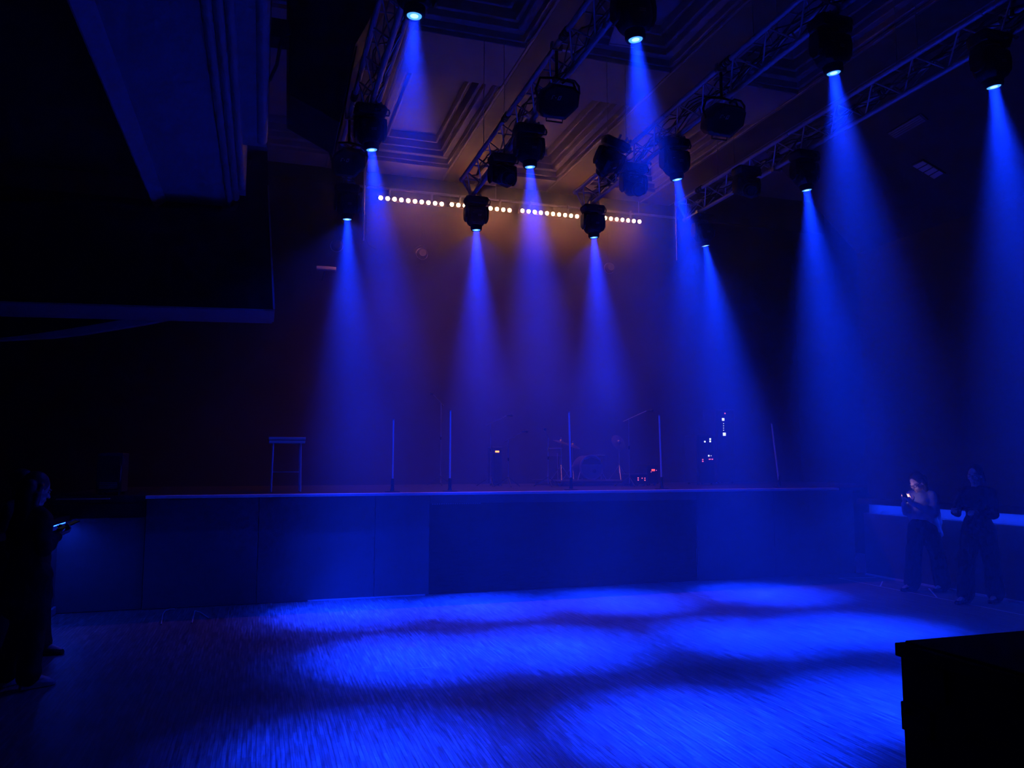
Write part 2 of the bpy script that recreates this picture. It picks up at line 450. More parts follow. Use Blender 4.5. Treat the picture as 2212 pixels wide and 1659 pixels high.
def truss(i):
    x = TX[i]
    t = thing('lighting_truss', '%s of the four silver lattice trusses hung under the ceiling' % TNAME[i] if i in (0, 3) else '%s silver lattice truss from the left hung under the ceiling' % TNAME[i],
              'truss', (x, 9.25, TRUSS_Z), group='lighting trusses')
    y0, y1 = -9.6, 0.0
    for dx, dz in ((-HALF, TOP_Z - TRUSS_Z), (HALF, TOP_Z - TRUSS_Z), (0, 0)):
        c_ = MB()
        for a in range(4):                     # four spigoted sections
            ya = y0 + a * 2.4
            c_.cyl((dx, ya + .02, dz), (dx, ya + 2.38, dz), .025, n=12)
            c_.cyl((dx, ya - .03, dz), (dx, ya + .06, dz), .021, n=10)
        c_.build('chord', 'alu', t)
    la = MB(); n = 40; st_ = 9.6 / n
    for k in range(n):
        a, b = y0 + k * st_, y0 + (k + 1) * st_
        dz = TOP_Z - TRUSS_Z
        for s in (-1, 1):
            if k % 2 == 0: la.cyl((0, a, 0), (s * HALF, b, dz), .008, n=6)
            else: la.cyl((s * HALF, a, dz), (0, b, 0), .008, n=6)
        if k % 2 == 0: la.cyl((-HALF, a, dz), (HALF, a, dz), .008, n=6)
        else: la.cyl((-HALF, a, dz), (HALF, b, dz), .007, n=6)
    la.build('lattice', 'alu', t)
    e = MB()
    dz = TOP_Z - TRUSS_Z
    for a, b in (((-HALF, .0, dz), (HALF, .0, dz)), ((-HALF, .0, dz), (0, .0, 0)), ((HALF, .0, dz), (0, .0, 0))):
        e.cyl(a, b, .014, n=8)
    for p in ((-HALF, .0, dz), (HALF, .0, dz), (0, .0, 0)):
        e.cyl((p[0], -.03, p[2]), (p[0], .035, p[2]), .031, n=12)
    e.build('end_frame', 'alu', t)
    rnd = random.Random(40 + i)
    for q in range(5):                        # loose signal and mains cables lying in the truss
        pts_ = []
        yq = -9.2; ph = rnd.random() * 6
        while yq < -.3:
            pts_.append((HALF * .55 * math.sin(ph + yq * (2.1 + q * .6)), yq, .06 + .10 * abs(math.sin(ph * 2 + yq * (3.3 + q * .4))) + .02 * q * .5))
            yq += .13 + rnd.random() * .07
        MB().tube(pts_, .0065, n=5).build('cable', 'rubber', t)
    for yq in (-.62, -1.9, -3.55, -4.85, -7.3):
        w = MB()
        s = rnd.choice((-1, 1))
        for q in range(3):
            w.lathe([(.029, -.018), (.036, -.012), (.036, .012), (.029, .018)], n=12,
                    mtx=Matrix.Translation((s * HALF, yq + q * .05, dz)) @ Matrix.Rotation(math.pi / 2, 4, 'X'))
        w.build('tape_wrap', 'rubber', t)
    for yq in (-1.0, -3.9, -6.9):             # drop wires to the ceiling
        w = MB(); w.cyl((-HALF, yq, dz + .02), (-HALF, yq, 6.5 - TRUSS_Z - .001), .004, n=6); w.cyl((HALF, yq, dz + .02), (HALF, yq, 6.5 - TRUSS_Z - .001), .004, n=6)
        w.build('suspension_wire', 'steel', t)
    return t


for i in range(4): truss(i)

# ------------------------------------------------------------------ moving heads
LENS_Z = 4.53


def moving_head():
    """origin at the top of the base; hangs down; seen from -Y"""
    t = bpy.data.objects.new('moving_head_light', None); C.objects.link(t)
    b = MB()
    b.loft([[(-.12, -.085, -.012), (.12, -.085, -.012), (.135, -.06, -.012), (.135, .06, -.012), (.12, .085, -.012), (-.12, .085, -.012), (-.135, .06, -.012), (-.135, -.06, -.012)],
            [(-.13, -.095, -.045), (.13, -.095, -.045), (.15, -.07, -.045), (.15, .07, -.045), (.13, .095, -.045), (-.13, .095, -.045), (-.15, .07, -.045), (-.15, -.07, -.045)],
            [(-.115, -.085, -.105), (.115, -.085, -.105), (.13, -.06, -.105), (.13, .06, -.105), (.115, .085, -.105), (-.115, .085, -.105), (-.13, .06, -.105), (-.13, -.06, -.105)]])
    base = b.build('base', 'black', t, bevel=.008)
    d = MB(); d.box((.03, -.097, -.085), (.085, -.0925, -.06)); d.build('display', 'glass', base)
    h = MB()
    h.tube([(.12, -.03, -.03), (.165, -.03, -.035), (.172, -.03, -.06), (.165, -.03, -.088), (.12, -.03, -.09)], .008)
    h.build('handle', 'rubber', base)
    c_ = MB()                                 # hook clamp
    c_.box((-.02, -.03, -.012), (.02, .03, .006)); c_.box((-.045, -.022, .004), (-.031, .022, .05)); c_.box((.031, -.022, .004), (.045, .022, .05)); c_.box((-.045, -.022, -.012), (.045, .022, .004))
    c_.cyl((.045, 0, .03), (.075, 0, .03), .008, n=8); c_.ball((.083, 0, .03), .014, .006, .02, n=8, m=6)
    c_.build('clamp', 'steel', t)
    y = MB()
    y.cyl((0, 0, -.106), (0, 0, -.128), .07, n=20)
    y.box((-.135, -.05, -.15), (.135, .05, -.126))
    for s in (-1, 1):
        y.loft([[(s * .100, -.05, -.13), (s * .146, -.05, -.13), (s * .146, .05, -.13), (s * .100, .05, -.13)],
                [(s * .118, -.065, -.20), (s * .150, -.06, -.20), (s * .150, .06, -.20), (s * .118, .065, -.20)],
                [(s * .120, -.065, -.285), (s * .148, -.055, -.285), (s * .148, .055, -.285), (s * .120, .065, -.285)],
                [(s * .120, -.03, -.325), (s * .138, -.025, -.325), (s * .138, .025, -.325), (s * .120, .03, -.325)]])
    y.build('yoke', 'black', t, bevel=.006)
    hd = MB()                                 # origin at the tilt axis

    def sq(w, dpt, z, c):
        return [(-w + c, -dpt, z), (w - c, -dpt, z), (w, -dpt + c, z), (w, dpt - c, z), (w - c, dpt, z), (-w + c, dpt, z), (-w, dpt - c, z), (-w, -dpt + c, z)]
    hd.loft([sq(.075, .06, .105, .03), sq(.103, .085, .085, .03), sq(.112, .095, .03, .03), sq(.112, .095, -.05, .03), sq(.10, .085, -.095, .035), sq(.078, .07, -.125, .036)])
    hd.lathe([(.070, -.12), (.070, -.165), (.063, -.185), (.052, -.186), (.050, -.176)], n=28)
    head = hd.build('head', 'black', t, bevel=.006)
    head.location = (0, 0, -.235)
    g = MB()
    for q in range(6): g.box((-.05, -.0985, .045 - q * .009), (.05, -.0955, .049 - q * .009))
    g.build('vent_fins', 'rubber', head)
    p = MB()                                  # two rows of small printed marks, too small to read in the photo
    for row, zz in ((0, -.012), (1, -.026)):
        x = .0
        for wd in ((.006, .004, .009, .005, .007) if row == 0 else (.012, .004, .010, .006)):
            p.box((x, -.0968, zz), (x + wd, -.0955, zz + .006)); x += wd + .0035
    p.build('print', 'print', head, label='small white printed marks on the head')
    mk = MB(); mk.box((-.07, -.0966, .012), (-.045, -.0955, .016)); mk.box((-.04, -.0966, .018), (-.022, -.0955, .021)); mk.build('logo_stroke', 'grey', head)
    return t, head


HEADS = [
    # truss, lens pixel, beam dx/dz, dy/dz, label
    (0, (895, 35), -.03, .00, 'lit blue moving head on the leftmost truss, nearest the viewer at the top edge'),
    (0, (803, 324), .10, .00, 'lit blue moving head in the middle of the leftmost truss'),
    (0, (750, 474), .035, .00, 'lit blue moving head at the stage end of the leftmost truss, beside the dim wall'),
    (1, (1373, 86), .084, .00, 'lit blue moving head hiding a white panel, nearest the viewer on the second truss'),
    (1, (1145, 361), .055, .00, 'lit blue moving head in the middle of the second truss'),
    (1, (1029, 497), .028, .00, 'left of the two lit moving heads in front of the amber lamps'),
    (2, (1801, 158), .104, .00, 'lit blue moving head on the third truss, nearest the viewer'),
    (2, (1463, 388), .145, .00, 'lit blue moving head in the middle of the third truss'),
    (2, (1283, 513), .064, .00, 'right of the two lit moving heads in front of the amber lamps'),
    (3, (2147, 188), .10, .00, 'lit blue moving head on the rightmost truss, nearest the viewer'),
    (3, (1743, 411), .11, .00, 'lit blue moving head in the middle of the rightmost truss'),
    (3, (1524, 531), .165, .00, 'lit blue moving head at the stage end of the rightmost truss'),
]
UNLIT = [
    (1, (1085, 352), (R(-62), R(10), R(20)), 'unlit black moving head turned away, on the second truss between two lit ones'),
    (2, (1368, 372), (R(-50), R(-12), R(-10)), 'unlit black moving head below the third truss between two lit ones'),
    (2, (1335, 330), (R(35), R(-30), R(30)), 'unlit black moving head propped above the left side of the third truss'),
    (3, (1612, 378), (R(-60), R(12), R(-10)), 'unlit dim moving head on the rightmost truss near its stage end'),
]
proto, phead = moving_head()
lens_ring = MB().cyl((0, 0, -.1795), (0, 0, -.1765), .047, n=28).build('lens', 'lens', phead)
MB().cyl((0, 0, -.1802), (0, 0, -.1796), .026, n=20).build('lens_core', 'lens_core', lens_ring)


def head_of(t): return [c for c in t.children if c.name.startswith('head')][0]


SPOT = 108.0
SKIRT = 2600.0
BLUE = (0.0018, 0.0215, 1.0)
BEAM_TAN = .235
first = True
for ti, pix, sx, sy, label in HEADS:
    P = at_z(pix[0], pix[1], LENS_Z)
    t = proto if first else copy_tree(proto)
    first = False
    ax = Vector((sx, sy, -1)).normalized()       # beam axis
    piv = P - ax * .18
    t.location = (piv.x, piv.y, TRUSS_Z - .035)
    hd = head_of(t)
    hd.location.z = piv.z - (TRUSS_Z - .035)
    hd.rotation_mode = 'QUATERNION'
    hd.rotation_quaternion = Vector((0, 0, -1)).rotation_difference(ax)
    [c for c in t.children if c.name.startswith('clamp')][0].location.x = TX[ti] - piv.x
    tag(t, label, 'stage light', 'lit moving heads')
    ld = bpy.data.lights.new('beam', 'AREA'); ld.shape = 'DISK'; ld.size = .072; ld.spread = 2 * math.atan(BEAM_TAN); ld.energy = SPOT * (.5 if pix[0] == 895 else 1); ld.color = BLUE
    lo = bpy.data.objects.new('beam', ld); C.objects.link(lo)
    lo.location = P + ax * .004
    lo.rotation_mode = 'QUATERNION'; lo.rotation_quaternion = Vector((0, 0, -1)).rotation_difference(ax)
    ld = bpy.data.lights.new('beam_skirt', 'SPOT'); ld.energy = SKIRT * (.6 if pix[0] == 895 else 1); ld.color = BLUE; ld.spot_size = R(38); ld.spot_blend = 1.0; ld.shadow_soft_size = .02
    l2 = bpy.data.objects.new('beam_skirt', ld); C.objects.link(l2); l2.location = P + ax * .02
    l2.rotation_mode = 'QUATERNION'; l2.rotation_quaternion = lo.rotation_quaternion

for x in TX:                                    # stray light leaving the fixtures nearest the stage
    ld = bpy.data.lights.new('stray', 'SPOT'); ld.energy = 130; ld.color = BLUE; ld.spot_size = R(120); ld.spot_blend = .6; ld.shadow_soft_size = .03
    lo = bpy.data.objects.new('stray', ld); C.objects.link(lo); lo.location = (x + .02, 9.08, 4.50)
dark, dhead = moving_head()
ring = MB().cyl((0, 0, -.1795), (0, 0, -.1765), .047, n=28).build('lens', 'glass', dhead)
first = True
for ti, pix, rot, label in UNLIT:
    P = at_z(pix[0], pix[1], 4.86)
    t = dark if first else copy_tree(dark)
    first = False
    t.location = (P.x, P.y, TRUSS_Z - .035 + (.06 if 'propped' in label else 0))
    if 'propped' in label: t.rotation_euler = (R(20), R(18), 0)
    hd = head_of(t)
    hd.rotation_euler = rot
    if 'propped' not in label: [c for c in t.children if c.name.startswith('clamp')][0].location.x = TX[ti] - P.x
    tag(t, label, 'stage light', 'unlit moving heads')


# ------------------------------------------------------------------ big wash lights with a printed mark
def wash_light():
    t = bpy.data.objects.new('hanging_wash_light', None); C.objects.link(t)
    b = MB()
    prof = [(-.17, -.02), (-.165, -.12), (-.13, -.155), (.06, -.17), (.165, -.06), (.17, .05), (.12, .095), (-.05, .115), (-.14, .05)]
    b.loft([[(x * .86, -.10, z * .86) for x, z in prof], [(x, -.075, z) for x, z in prof], [(x, .10, z) for x, z in prof], [(x * .8, .145, z * .8) for x, z in prof]])
    body = b.build('housing', 'black', t, bevel=.006)
    f = MB()
    for k in range(9): f.box((-.11, .15 - .002, -.09 + k * .018), (.11, .155, -.082 + k * .018))
    f.build('cooling_fins', 'rubber', body)
    h = MB(); h.tube([(.02, -.02, .115), (.06, -.03, .15), (.12, -.03, .14), (.165, -.02, .10), (.175, -.02, .04)], .010); h.build('handle', 'rubber', t)
    l = MB(); l.tube([(-.09, -.02, -.16), (-.09, -.02, -.185), (.05, -.02, -.195), (.05, -.02, -.165)], .007); l.build('stand_loop', 'rubber', t)
    y = MB(); y.tube([(-.165, .03, -.02), (-.19, .03, .06), (-.15, .03, .17), (0, .03, .19), (.15, .03, .17), (.19, .03, .06), (.165, .03, -.02)], .011)
    y.cyl((0, .03, .18), (0, .03, .44), .014, n=10)
    y.build('yoke', 'black', t)
    c_ = MB(); c_.box((-.045, .01, .425), (.045, .05, .44)); c_.box((-.05, .01, .44), (-.034, .05, .50)); c_.box((.034, .01, .44), (.05, .05, .50)); c_.build('clamp', 'steel', t)
    p = MB()                                   # printed mark: bracket, small square, slanted ring
    yy0, yy1 = -.1035, -.1005

    def bar(poly): p.prism([(x, yy0, z) for x, z in poly], (0, yy1 - yy0, 0))
    bar([(-.078, -.012), (-.072, -.012), (-.058, .022), (-.064, .022)]); bar([(-.061, .016), (-.046, .016), (-.044, .022), (-.062, .022)])
    bar([(-.074, -.004), (-.062, -.004), (-.060, .002), (-.072, .002)])
    bar([(-.042, .000), (-.032, .000), (-.030, .008), (-.040, .008)])
    o_, i_ = [(-.024, -.014), (.000, -.014), (.014, .020), (-.010, .020)], [(-.014, -.007), (-.004, -.007), (.004, .013), (-.006, .013)]
    for k in range(4):
        q = (k + 1) % 4
        bar([o_[k], o_[q], i_[q], i_[k]])
    p.build('logo', 'print', body, label='white printed logo on the black housing')
    return t


WASH = [(0, (757, 345), 'black wash light with white logo low on the leftmost truss, behind a lit head'),
        (1, (1208, 212), 'black octagonal wash light with bright logo on the second truss'),
        (2, (1560, 252), 'black octagonal wash light with dim logo on the third truss')]
wp = wash_light()
for k, (ti, pix, label) in enumerate(WASH):
    t = wp if k == 0 else copy_tree(wp)
    P = at_z(pix[0], pix[1], 4.73)
    t.location = (TX[ti] - HALF, P.y, 4.73)
    t.rotation_euler = (0, 0, 0)
    for c in t.children:
        if c.name.startswith(('housing', 'handle', 'stand_loop')): c.rotation_euler = (R(28), 0, R(-10))
    tag(t, label, 'stage light', 'wash lights on the trusses')

# ------------------------------------------------------------------ amber light bars above the stage
bars = [(1.73, 5.965, 'amber LED bar at the left end of the glowing row'),
        (2.91, 5.975, 'amber LED bar second from the left of the glowing row, partly behind a moving head'),
        (4.15, 5.99, 'amber LED bar third from the left of the glowing row, behind a blue beam'),
        (5.36, 6.01, 'amber LED bar at the right end of the glowing row')]


def light_bar():
    t = bpy.data.objects.new('hanging_light_bar', None); C.objects.link(t)
    b = MB(); b.box((-.055, -.035, -.04), (1.07, .045, .04)); b.build('housing', 'black', t, bevel=.008)
    for k in range(10):
        x = .112 * k
        l = MB(); l.lathe([(.042, .0), (.042, .012), (.036, .014)], n=16, mtx=Matrix.Translation((x, -.035, 0)) @ Matrix.Rotation(math.pi / 2, 4, 'X'))
        rim = l.build('lamp_rim', 'black', t)
        MB().lathe([(.034, .0), (.028, .009), (.012, .014)], n=16, mtx=Matrix.Translation((x, -.0495, 0)) @ Matrix.Rotation(math.pi / 2, 4, 'X')).build('lamp', 'amber', rim, label='glowing amber lamp')
    for x in (.15, .85):
        c_ = MB(); c_.box((x - .015, -.005, .04), (x + .015, .02, .12)); c_.lathe([(.028, -.015), (.036, -.012), (.036, .012), (.028, .015)], n=14, mtx=Matrix.Translation((x, .007, .145)) @ Matrix.Rotation(math.pi / 2, 4, 'Y'))
        c_.build('clamp', 'steel', t)
    return t


bp_ = light_bar()
for k, (x, z, label) in enumerate(bars):
    t = bp_ if k == 0 else copy_tree(bp_)
    t.location = (x, 12.5, z); t.rotation_euler = (R(12), 0, 0)
    tag(t, label, 'stage light', 'amber bars above the stage')
for x, z, _ in bars:
    ld = bpy.data.lights.new('amber_wash', 'AREA'); ld.shape = 'RECTANGLE'; ld.size = 1.05; ld.size_y = .05; ld.spread = R(115); ld.energy = 15; ld.color = (1.0, 0.245, 0.14)
    lo = bpy.data.objects.new('amber_wash', ld); C.objects.link(lo)
    lo.location = (x + .5, 12.44, z - .05)
    lo.rotation_mode = 'QUATERNION'; lo.rotation_quaternion = Vector((0, 0, -1)).rotation_difference(Vector((0, .2, -1)).normalized())
    ld = bpy.data.lights.new('amber_spill', 'POINT'); ld.energy = .33; ld.color = (1.0, 0.28, 0.18); ld.shadow_soft_size = .05
    lo = bpy.data.objects.new('amber_spill', ld); C.objects.link(lo); lo.location = (x + .5, 12.38, z)
pp = thing('hanging_pipe', 'long thin pipe carrying the amber light bars', 'pipe', (4.0, 12.5, 6.14))
MB().cyl((-2.9, .035, 0), (3.2, .035, .03), .022).build('pipe', 'steel', pp)
for x in (-2.5, -.3, 2.4):
    MB().cyl((x, .035, .02), (x, .035, 6.915 - 6.14), .006, n=6).build('drop_wire', 'steel', pp)

# par lamps and a white tube at the back, drop pipes
for (px, py, label) in ((727, 532, 'dim round seven-lens par lamp beside a blue beam at left'), (911, 549, 'dim round seven-lens par lamp below the amber row at left'), (1315, 580, 'dim round par lamp below the amber row, right of the third beam')):
    P = at_y(px, py, 13.2)
    t = thing('par_lamp', label, 'stage light', P, group='par lamps on the back')
    MB().lathe([(.06, .10), (.095, .06), (.10, 0), (.092, -.012), (.09, -.006)], n=28, mtx=Matrix.Rotation(math.pi / 2, 4, 'X')).build('housing', 'black', t)
    MB().lathe([(.098, .016), (.104, .016), (.104, .022), (.098, .022)], n=28, mtx=Matrix.Rotation(math.pi / 2, 4, 'X')).build('rim', 'steel', t)
    for k in range(7):
        a = k * math.pi / 3; r = 0 if k == 6 else .058
        MB().lathe([(.020, .0), (.016, .008), (.006, .011)], n=12, mtx=Matrix.Translation((r * math.cos(a), -.013, r * math.sin(a))) @ Matrix.Rotation(math.pi / 2, 4, 'X')).build('lens', 'steel', t)
    MB().tube([(-.105, .03, 0), (-.11, .03, .1), (0, .03, .17), (.11, .03, .1), (.105, .03, 0)], .006).build('bracket', 'black', t)
    MB().cyl((0, .03, .17), (0, .03, 6.9 - P.z), .004).build('hanger', 'black', t)
a, b = at_y(683, 578, 13.0), at_y(726, 580, 13.0)
t = thing('wall_lamp', 'short white unlit tube fitting on the dim back wall at left', 'light', ((a.x + b.x) / 2, 13.0, a.z))
MB().box((a.x - t.location.x, -.03, -.028), (b.x - t.location.x, .03, .028)).build('diffuser', 'white', t, bevel=.01)
MB().box((a.x - t.location.x - .004, .031, -.035), (b.x - t.location.x + .004, .05, .03)).build('backplate', 'grey', t)
MB().cyl((0, .04, 0), (0, .88, 0), .012).build('arm', 'black', t)
for (px, y0, y1, label) in ((787, 395, 520, 'thin vertical drop pipe left of the amber row'), (1460, 440, 562, 'thin pale vertical drop pipe right of the amber row')):
    a, b = at_y(px, y0, 12.2), at_y(px, y1, 12.2)
    t = thing('hanging_drop_pipe', label, 'pipe', (a.x, 12.2, b.z), group='drop pipes over the stage')
    MB().cyl((0, 0, 0), (0, 0, 6.49 - b.z), .014, n=12).build('pipe', 'alu', t)
    MB().cyl((0, 0, (a.z - b.z) * .45), (0, 0, (a.z - b.z) * .45 + .05), .020, n=12).build('coupler', 'steel', t)
    if px < 1000:
        MB().tube([(.02, 0, .5), (.05, 0, .35), (.04, 0, .05), (.08, 0, -.06), (.2, 0, -.12)], .005).build('cable', 'rubber', t)

# ------------------------------------------------------------------ loudspeaker on the balcony edge
YS = 6.6
sp = thing('hanging_loudspeaker', 'big black loudspeaker hung beside the balcony edge at top left', 'loudspeaker', at_y(680, 100, YS))
o_ = Vector(sp.location)
pr = [(625, -150), (625, 203), (735, 267), (752, 180), (768, 95), (795, 48), (870, -90)]
pw = [at_y(x, y, YS) - o_ for x, y in pr]
MB().prism(pw, (0, .72, 0)).build('cabinet', 'black', sp, bevel=.008)
f0, f1 = pw[2], pw[4]
nrm = Vector((f1.z - f0.z, 0, -(f1.x - f0.x))).normalized() * .006
MB().prism([f0 + nrm + Vector((0, .03, 0)), f1 + nrm + Vector((0, .03, 0)), f1 + nrm + Vector((0, .69, 0)), f0 + nrm + Vector((0, .69, 0))], nrm * 2).build('grille', 'matte', sp)
a = at_y(556, 62, YS + .2) - o_; b = at_y(625, 75, YS + .2) - o_
a.x = -.026 - o_.x
br = MB().cyl((a.x + .004, a.y, a.z), (b.x, b.y, b.z), .036, n=10)
br.box((a.x, a.y - .10, a.z - .10), (a.x + .20, a.y + .10, a.z + .07)); br.build('wall_bracket', 'black', sp, bevel=.005)
cb = [at_y(x, y, YS) - o_ for x, y in ((504, 60), (508, 110), (516, 150), (535, 174), (560, 182), (583, 172), (598, 140), (604, 105), (610, 80), (626, 72))]
MB().tube(cb, .015).build('cable', 'rubber', sp)

# white panel and a small fitting under the ceiling
pz = 6.15
q = [at_z(x, y, pz) for x, y in ((1328, 57), (1315, 98), (1369, 105), (1378, 62))]
c0 = sum(q, Vector()) / 4
t = thing('white_panel', 'white tapered panel hung under the ceiling behind a moving head', 'panel', c0)
MB().prism([p - c0 for p in q], (0, 0, .02)).build('panel', 'white', t)
MB().prism([q[1] - c0 + (q[0] - q[1]) * .10, q[2] - c0 + (q[0] - q[1]) * .10, q[2] - c0 + (q[0] - q[1]) * .13, q[1] - c0 + (q[0] - q[1]) * .13], (0, 0, -.003)).build('seam', 'grey', t)
MB().cyl((0, 0, .02), (0, 0, 6.51 - c0.z), .008).build('hanger', 'steel', t)
P = at_z(1225, 107, 6.49)
t = thing('ceiling_fitting', 'small white ribbed fitting on the ceiling beside the second truss', 'fitting', P)
fb = MB(); fb.box((-.09, -.02, -.02), (.09, .02, .005))
for k in range(5): fb.box((-.08 + k * .036, -.023, -.023), (-.062 + k * .036, .023, 0))
fb.build('cover', 'white', t)

# vents in the sloped cove at right
nn = Vector((1.47, 0, 1.65)).normalized(); p0 = Vector((7.4, 0, 6.5))


def on_slope(px, py):
    d = sight(px, py); k = (p0 - CAM).dot(nn) / d.dot(nn); return CAM + d * k


for pts_, label, mm in ((((1973, 355), (1995, 344), (2042, 372), (2022, 384)), 'pale louvred vent on the sloped ceiling at right', 'white'),
                        (((1920, 285), (1988, 245), (2003, 258), (1937, 296)), 'dim long vent on the sloped ceiling at right, above the pale one', 'grey')):
    q = [on_slope(*p) for p in pts_]; c0 = sum(q, Vector()) / 4
    t = thing('air_vent', label, 'vent', c0)
    q = [p - c0 for p in q]
    MB().prism([p * 1.08 - nn * .004 for p in q], -nn * .02).build('frame', 'wall', t)
    ins = [p - nn * .026 for p in q]
    for k in range(4):
        a0, a1 = k / 4 + .02, (k + 1) / 4 - .03
        MB().prism([ins[0].lerp(ins[3], a0), ins[1].lerp(ins[2], a0), ins[1].lerp(ins[2], a1), ins[0].lerp(ins[3], a1)], -nn * .008).build('louvre', mm, t)

# ------------------------------------------------------------------ things on the stage
t = thing('high_table', 'small pale table with thick top and thin legs on the left of the stage', 'table', (.33, 11.0, SH + .002))
box((-.235, -.2, .68), (.235, .2, .718), 'tabletop', 'wood', t, bevel=.004)
box((-.230, -.195, .634), (.230, .195, .672), 'apron', 'wood', t, bevel=.004)
box((-.215, -.18, .672), (.215, .18, .68), 'spacer', 'matte', t)
for sx in (-1, 1):
    for sy in (-1, 1):
        MB().cyl((sx * .185 * (1.0), sy * .16, 0), (sx * .175, sy * .16, .634), .012, n=10).build('leg', 'alu', t)
MB().box((-.19, .15, .25), (.19, .165, .262)).build('stretcher', 'alu', t)

poles = [(850, 907, 10.4, .011, 'slim pale pole standing on the stage near its left part, right of the table', True),
         (973, 888, 10.4, .012, 'tall slim pale pole on the stage, above the slatted recess', True),
         (1229, 891, 10.45, .013, 'bright slim pole just left of the bass drum', True),
         (1424, 898, 10.4, .012, 'slim pale pole right of the drums beside the red display', True),
         (1667, 915, 10.6, .012, 'slim leaning pole at the right end of the stage', True)]
for (px, py, Y, r, label, _) in poles:
    top = at_y(px, py, Y)
    lean = {1667: .105, 1229: .025, 1424: .02}.get(px, 0.0)
    t = thing('stage_pole', label, 'pole', (top.x + lean, Y, SH + .001), group='slim poles on the stage')
    h = top.z - SH
    MB().cyl((0, 0, .01), (-lean, 0, h), r, n=12).build('pole', 'white', t)
    MB().lathe([(.10, 0), (.10, .008), (.03, .016), (.022, .05), (.022, .17), (.016, .175)], n=24).build('base_plate', 'black', t)
    MB().cyl((-lean * .99, 0, h - .006), (-lean * 1.01, 0, h + .012), r * 1.2, n=12).build('cap', 'grey', t)


def mic_stand(px, py, Y, label, boom):
    top = at_y(px, py, Y)
    t = thing('microphone_stand', label, 'microphone stand', (top.x, Y, SH + .001), group='thin microphone stands among the band gear')
    h = top.z - SH
    MB().cyl((0, 0, .05), (0, 0, h), .008, n=8).build('pole', 'steel', t)
    for k in range(3):
        a = k * 2.094 + .4
        MB().cyl((0, 0, .16), (.24 * math.cos(a), .24 * math.sin(a), .012), .008, n=8).build('leg', 'black', t)
    MB().cyl((0, 0, h * .55), (0, 0, h * .55 + .05), .014, n=10).build('clutch', 'black', t)
    e = Vector((boom, -.25, h + .12))
    MB().cyl((-boom * .3, .08, h - .04), e, .006, n=8).build('boom', 'steel', t)
    m_ = MB(); m_.cyl(e, e + Vector((boom * .2, -.10, .0)), .012, .018, n=10); m_.ball(e + Vector((boom * .22, -.115, 0)), .025, n=12, m=8)
    m_.build('microphone', 'black', t)


mic_stand(1060, 915, 12.3, 'dim thin microphone stand behind the small orange display', .2)
mic_stand(1098, 950, 11.9, 'short thin microphone stand right of the orange display', .15)
mic_stand(1184, 945, 11.8, 'thin microphone stand with a glint, left of the bright pole', -.15)
mic_stand(1358, 905, 11.6, 'thin microphone stand right of the drum kit', .2)
mic_stand(953, 870, 13.0, 'faint tall microphone stand at the back left of the recess', -.2)

# drum kit
D0 = at_y(1278, 1012, 12.5)
t = thing('drum_riser', 'low black platform under the drum kit', 'platform', (D0.x, 12.75, SH + .001))
box((-.75, -.72, .045), (.75, .8, .08), 'top', 'deck', t)
for sx in (-.65, .65):
    for sy in (-.6, .7): box((sx - .03, sy - .03, 0), (sx + .03, sy + .03, .045), 'foot', 'black', t)
RZ = SH + .082
t = thing('bass_drum', 'bass drum with a dark crescent marked front skin on the stage', 'drum', (D0.x, 12.5, RZ))
rd = .205
cz = rd + .02
mx = Matrix.Translation((0, 0, cz)) @ Matrix.Rotation(math.pi / 2, 4, 'X')
MB().lathe([(rd * .985, -.36), (rd * .985, -.02)], n=36, mtx=mx).build('shell', 'shell', t)
MB().lathe([(rd + .001, -.03), (rd + .008, -.03), (rd + .008, .012), (rd - .012, .012), (rd - .012, .004), (rd + .001, .0)], n=36, mtx=mx).build('hoop', 'steel', t)
MB().lathe([(rd - .014, .0), (rd - .014, .006)], n=36, mtx=mx).build('front_skin', 'head', t)
cres = []
for k in range(17):
    a = R(200 + k * 8.75); cres.append((rd * .86 * math.cos(a), -.009, cz + rd * .86 * math.sin(a)))
for k in range(17):
    a = R(340 - k * 8.75); cres.append((rd * .84 * math.cos(a), -.009, cz + rd * .30 + rd * .72 * math.sin(a)))
MB().prism([(x, y, z) for x, y, z in [(-rd * .86, -.009, cz + .05), (rd * .86, -.009, cz + .05), (rd * .7, -.009, cz + .12), (0, -.009, cz + .17), (-rd * .7, -.009, cz + .12)]], (0, .002, 0)).build('upper_mark', 'matte', t)
MB().lathe([(.034, .0065), (.034, .009)], n=20, mtx=Matrix.Translation((.05, 0, cz - .07)) @ Matrix.Rotation(math.pi / 2, 4, 'X')).build('port_hole', 'matte', t)
for s in (-1, 1): MB().cyl((s * rd * .9, .05, cz - .05), (s * (rd + .06), -.02, .004), .008, n=8).build('spur', 'steel', t)


def drum(x, y, z, r, h, label, name='tom_drum'):
    t = thing(name, label, 'drum', (x, y, RZ), group='drums of the kit')
    MB().lathe([(r, z), (r, z + h)], n=28).build('shell', 'shell', t)
    MB().lathe([(r + .001, z + h - .012), (r + .007, z + h - .012), (r + .007, z + h + .008), (r - .008, z + h + .008), (r - .008, z + h + .001)], n=28).build('hoop', 'steel', t)
    MB().cyl((0, 0, z + h), (0, 0, z + h + .004), r - .01, n=28).build('skin', 'head', t)
    for k in range(3):
        a = k * 2.094 + .5
        MB().cyl((r * .98 * math.cos(a), r * .98 * math.sin(a), z + .05), (r * 1.2 * math.cos(a), r * 1.2 * math.sin(a), .003), .008, n=8).build('leg', 'steel', t)


drum(D0.x - .40, 13.2, .42, .12, .14, 'snare drum left of the bass drum', 'snare_drum')
drum(D0.x + .40, 13.15, .18, .13, .26, 'floor tom right of the bass drum')


